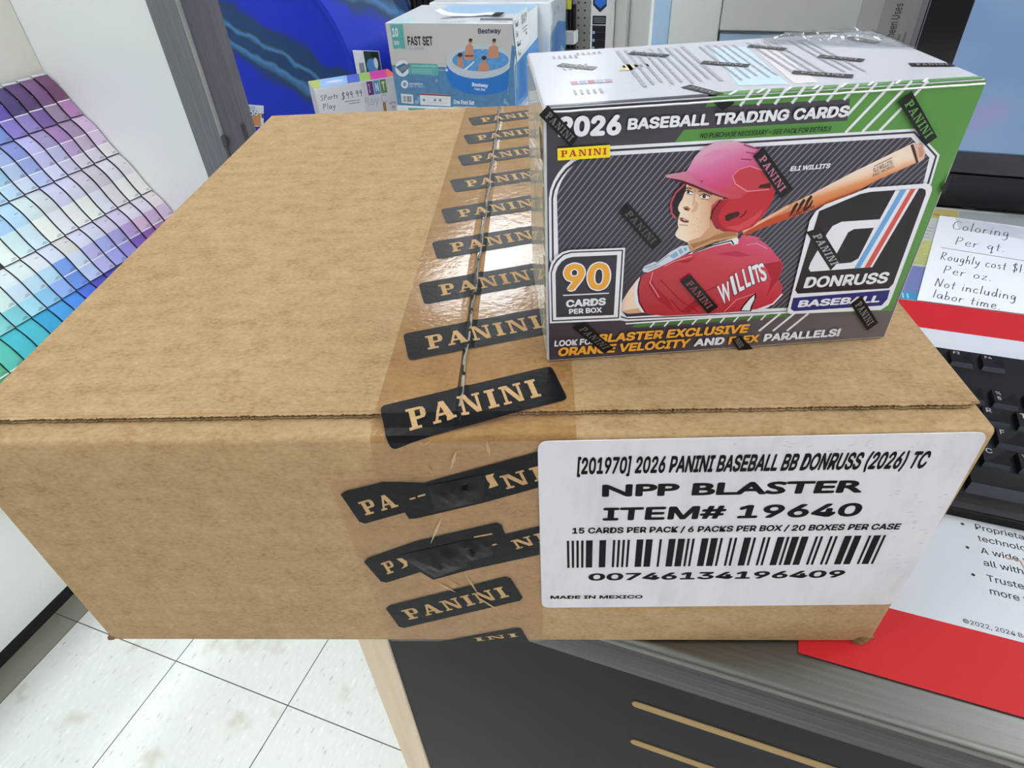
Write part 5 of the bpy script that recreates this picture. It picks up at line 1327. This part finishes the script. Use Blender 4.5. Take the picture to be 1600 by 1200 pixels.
# lettering and badges
f = front(30)
f.text('2026', (877, 216), (973, 213), (879, 185), W_, 2, INTER, .075); f.text('BASEBALL TRADING CARDS', (983, 205.5), (1320, 187), (985.5, 188), W_, 2, INTER, .06)
f.build('slogan_lettering', box)
f = front(30); f.text('NO PURCHASE NECESSARY \u2013 SEE PACK FOR DETAILS', (1094, 218.5), (1294, 208.5), (1096, 211), gl('#20281c'), 2, INTER, .03)
f.build('notice_lettering', box)
f = front(30); f.text('ELI WILLITS', (1232, 269.5), (1293, 265), (1234.5, 262), W_, 2, INTER, .06)
f.build('name_lettering', box)
f = front(30); f.text('LOOK FOR', (864, 540.5), (929, 537), (865, 531), W_, 2, INTER, .05)
f.text('BLASTER EXCLUSIVE', (932, 535), (1165, 520.5), (935.5, 521.5), OR, 2, INTER, .06); f.text('ORANGE VELOCITY', (868.5, 556), (1073, 543), (871.5, 542.5), OR, 2, INTER, .06)
f.text('AND', (1081, 542), (1128, 539), (1084, 530), W_, 2, INTER, .06); f.text('FLEX', (1135, 539), (1182, 535.5), (1138, 527), OR, 2, INTER, .06); f.text('PARALLELS!', (1190, 535), (1309, 527), (1193, 523), W_, 2, INTER, .06)
f.build('slogan_lettering', box)
f = front(30)
f.poly([(876, 233), (956.5, 228), (956.5, 247), (876, 251.5)], gl('#f2d821'), 1); f.slab((881, 246.5), (951, 242.5), (881, 236.5), gl('#b5322c'), 2)
f.build('maker_badge', box)['label'] = 'yellow maker badge with red slab lettering'
f = front(34)
f.poly([(858, 503.5), (858, 425), (862, 410), (869, 400), (880, 392), (892, 389), (977, 386), (968, 499.5)], W_, 1)
f.poly([(861, 500.5), (861, 425), (865, 412), (871, 403), (881, 395), (893, 391.5), (974, 389), (965.5, 496.5)], DK, 2)
f.poly([(863, 498.5), (863, 425), (867, 413), (873, 405), (882, 397), (894, 393.5), (971.5, 391), (963.5, 494.5)], W_, 3)
f.poly([(868, 494), (868.5, 425), (872, 415), (878, 407), (886, 402), (896, 399.5), (964.5, 397), (957.5, 491)], DK, 4)
for (dx, dy), c_, k, bo in (((-1.5, 1.8), BK, 5, .085), ((0, 0), W_, 6, .085), ((0, 0), OR, 7, .045)):
    e = 2.0 if k < 7 else 0
    f.text('90', (881-e+dx, 452+e+dy), (951+e+dx, 450+e+dy), (882-e+dx, 411-e+dy), c_, k, INTER, bo)
f.line([(880, 459.5), (950, 456.5)], .5, W_, 5); f.text('CARDS', (883.5, 478.5), (945, 475), (884, 467), W_, 5, INTER, .06); f.text('PER BOX', (888, 489), (939, 486.5), (888, 481), W_, 5, INTER, .05)
f.build('card_count_badge', box)
f = front(34)
f.poly([(1286, 321), (1340, 300.5), (1353, 295.5), (1438, 289.5), (1447, 290), (1451, 294), (1451.5, 300), (1391, 466), (1386, 478), (1374, 486), (1233, 491.5), (1228, 488), (1229.5, 480), (1236, 455), (1263, 345), (1272, 331)], W_, 1)
f.poly([(1277, 331), (1340, 305), (1357, 301.5), (1436, 296.5), (1441.5, 299), (1442, 306), (1393, 445), (1386, 452), (1244, 459.5), (1240, 454)], DK2, 2)
f.poly([(1395, 299.5), (1431, 297), (1360, 418.5), (1335, 420), (1264, 425), (1261, 420), (1264, 411), (1290, 365), (1298, 354), (1312, 347.5), (1371, 344)], W_, 3)
f.poly([(1322, 364), (1331, 359), (1362, 357), (1338, 405), (1327, 411), (1300, 413.5), (1298, 409)], DK2, 4)
f.poly([(1402.5, 298.8), (1412, 298.2), (1341, 419.3), (1332, 420)], gl('#6ea3d8'), 4); f.poly([(1418, 297.8), (1426, 297.2), (1356.5, 418.6), (1347.5, 419)], gl('#d4574f'), 4)
f.text('DONRUSS', (1252.5, 451), (1382, 443.5), (1258, 433.5), W_, 3, INTER, .05)
f.poly([(1237, 466), (1388, 454.5), (1384, 469), (1375, 479), (1238, 487), (1233, 483)], gl('#2b2b70'), 2); f.text('BASEBALL', (1243.5, 481), (1371, 473.5), (1247.5, 470), W_, 3, INTER, .06)
f.build('logo_badge', box)['label'] = 'white-edged black badge with a striped letter d'

# black word strips printed on the wrap
WT = gl('#242125', .2)
WL = gl('#55504f', .25)
STR = [((849, 182), (863, 167), (908, 216), (896, 231), '#6a6564'), ((967, 330), (983, 317), (1034, 377), (1019, 389), '#55504f'), ((1175, 246), (1191, 232), (1237, 297), (1218, 311), '#b56a86'), ((1397, 164), (1418, 148), (1458, 218), (1440, 231), '#5f8f4c'),
       ((1061, 439), (1077, 428), (1120, 479), (1104, 490), '#8a4a4e'), ((892, 510), (911, 502), (956, 543), (941, 551), '#5c5757'), ((1141, 532), (1154, 524), (1174, 546), (1151, 548), '#7a7474'), ((1257, 363), (1279, 356), (1310, 406), (1295, 423), '#a39ca2'), ((1326, 476), (1343, 463), (1370, 506), (1353, 518), '#77727c')]
bkA = gl('#0e0d0f', .25, .2)
for i, (a, b_, c, d, lc) in enumerate(STR):
    f = front(40)
    f.poly([a, b_, c, d], bkA, 1)
    def I(s, t_): return (a[0]+(d[0]-a[0])*s+(b_[0]-a[0])*t_ + 0, a[1]+(d[1]-a[1])*s+(b_[1]-a[1])*t_)
    f.slab(I(.12, .22), I(.90, .22), I(.12, .78), gl(lc), 2)
    f.build('wrap_strip', box)
f = front(40); f.poly([(1115, 164), (1146, 163), (1146, 166), (1128, 177)], bkA, 1); f.build('wrap_strip', box)
f = front(40); f.poly([(1464, 296), (1482, 275), (1478, 288), (1468, 309)], bkA, 1); f.build('wrap_strip', box)

# top face
def proj_top():
    return hom([(857, 173), (1538, 131.5), (1362, 54), (823, 89)], [(0, 0), (bw, 0), (bw, bd), (0, bd)])
TOPF = proj_top()
tpm = lambda u, v, k: (u/1000, v/1000, bh/1000 + .00006 + k*.00008)
f = Print(TOPF, tpm)
paper_top = gl('#c2c1ca', .3)
f.poly([(.8, .8), (bw-.8, .8), (bw-.8, bd-.8), (.8, bd-.8)], paper_top, 0, True)
f.poly([(.8, .6), (56, .6), (52, 3.4), (.8, 2.2)], DK, 1, True); f.poly([(53, .6), (bw-.7, .6), (bw-.7, 3.2), (55, 4.6)], GR, 1, True)
for u in range(60, 124, 9): f.line([(u, .6), (u+3.5, 4.4)], 1.0, W_, 2, True)
tx = gl('#a3a1ab', .35)
f.poly([(66, 10), (82, 8), (86, 62), (72, 64)], gl('#c3d6e4', .35), 1, True); f.poly([(84, 8), (92, 8), (96, 62), (88, 62)], gl('#dcd6da', .35), 1, True)
for c in range(24):
    u = 36 + c*3.3
    if c in (9, 15, 20): continue
    v = 16 + (c*7) % 5
    while v < 66:
        l = random.uniform(2.5, 6.5); f.line([(u, v), (u, min(v+l, 68))], 1.1 if c % 8 else 1.5, tx, 2, True); v += l + 1.1
for px, py, s_ in ((10, 62, 5), (12, 44, 9), (12, 12, 6), (20, 66, 4), (34, 42, 4)):
    for i in range(5): f.line([(px+i*2.2, py), (px+i*2.2, py+s_*.8)], .9, gl('#8f8c96', .35), 2, True)
for i, c_ in enumerate(('#b87f8e', '#8f94b4', '#a86a70', '#9aa0b4', '#a88fa4')): f.poly([(12+i*3, 24), (14.5+i*3, 24), (14.5+i*3, 28), (12+i*3, 28)], gl(c_, .35), 2, True)
f.poly([(31, 38), (36, 38), (40, 44), (35, 47)], gl('#cfc49a', .35), 2, True)
f.build('top_print', box)
for a, b_ in (((874, 108), (929, 114)), ((980, 90), (1040, 95)), ((1092, 105), (1165, 111)), ((1164, 79), (1222, 85)), ((1273, 96), (1344, 103)), ((1232, 121), (1326, 128)), ((1322, 66), (1368, 75)), ((1416, 110), (1486, 110)), ((1068, 142), (1120, 156))):
    f = Print(TOPF, tpm); (u0, v0), (u1, v1) = TOPF(*a), TOPF(*b_)
    dx, dy = u1-u0, v1-v0; l = math.hypot(dx, dy); nx, ny = -dy/l, dx/l; hw = 2.3
    qd = [(u0-nx*hw, v0-ny*hw), (u1-nx*hw, v1-ny*hw), (u1+nx*hw, v1+ny*hw), (u0+nx*hw, v0+ny*hw)]
    qd = [(min(max(x, .9), bw-.9), min(max(y, .9), bd-.9)) for x, y in qd]
    f.poly(qd, bkA, 3, True)
    f.slab((u0+dx*.14-nx*1.1, v0+dy*.14-ny*1.1), (u0+dx*.86-nx*1.1, v0+dy*.86-ny*1.1), (u0+dx*.14+nx*1.1, v0+dy*.14+ny*1.1), gl('#8f8a90'), 4, True)
    f.build('wrap_strip', box)
# crumpled film where the wrap is sealed, over the far right corner
foil = bpy.data.materials.new('wrap_film'); foil.use_nodes = True
film(foil, '#eceef2', .16, 3.2, .4, 350)
cr_ = MB(); n1, n2 = 44, 16
def cp(i, j):
    a, b_ = i/n1, j/n2; u = 96 + 47.4*a; v = 75.2 - 34*b_*(.35+.65*a)
    edge = min(1, min(a, 1-a)*5)*min(1, min(b_+.15, 1-b_)*3)
    h = edge*(3.6*abs(noise.noise(Vector((u*.11, v*.13, 0)))) + .9*abs(noise.noise(Vector((u*.3, v*.3, 4)))))
    return (u/1000, v/1000, bh/1000 + .0007 + h/1000)
for i in range(n1):
    for j in range(n2): cr_.face([cp(i, j), cp(i+1, j), cp(i+1, j+1), cp(i, j+1)], foil)
cr_.build('crumpled_wrap', box, False, False)
# thin fold of film along the front top edge, highlight painted into its colour
e = MB(); fm = gl('#e9e7ec', .12, .8); n_ = 60
for i in range(n_):
    def ep(k, s): 
        u = .9 + (bw-1.8)*k/n_; wv = .15*noise.noise(Vector((k*.5, 1, 0)))
        return (u/1000, -.0007 - .0004*(s == 1), (bh - .9 + wv - s*.35)/1000)
    e.face([ep(i, 0), ep(i+1, 0), ep(i+1, 1), ep(i, 1)], fm); e.face([ep(i, 1), ep(i+1, 1), ep(i+1, 2), ep(i, 2)], fm)
e.build('wrap_fold', box, True, False)
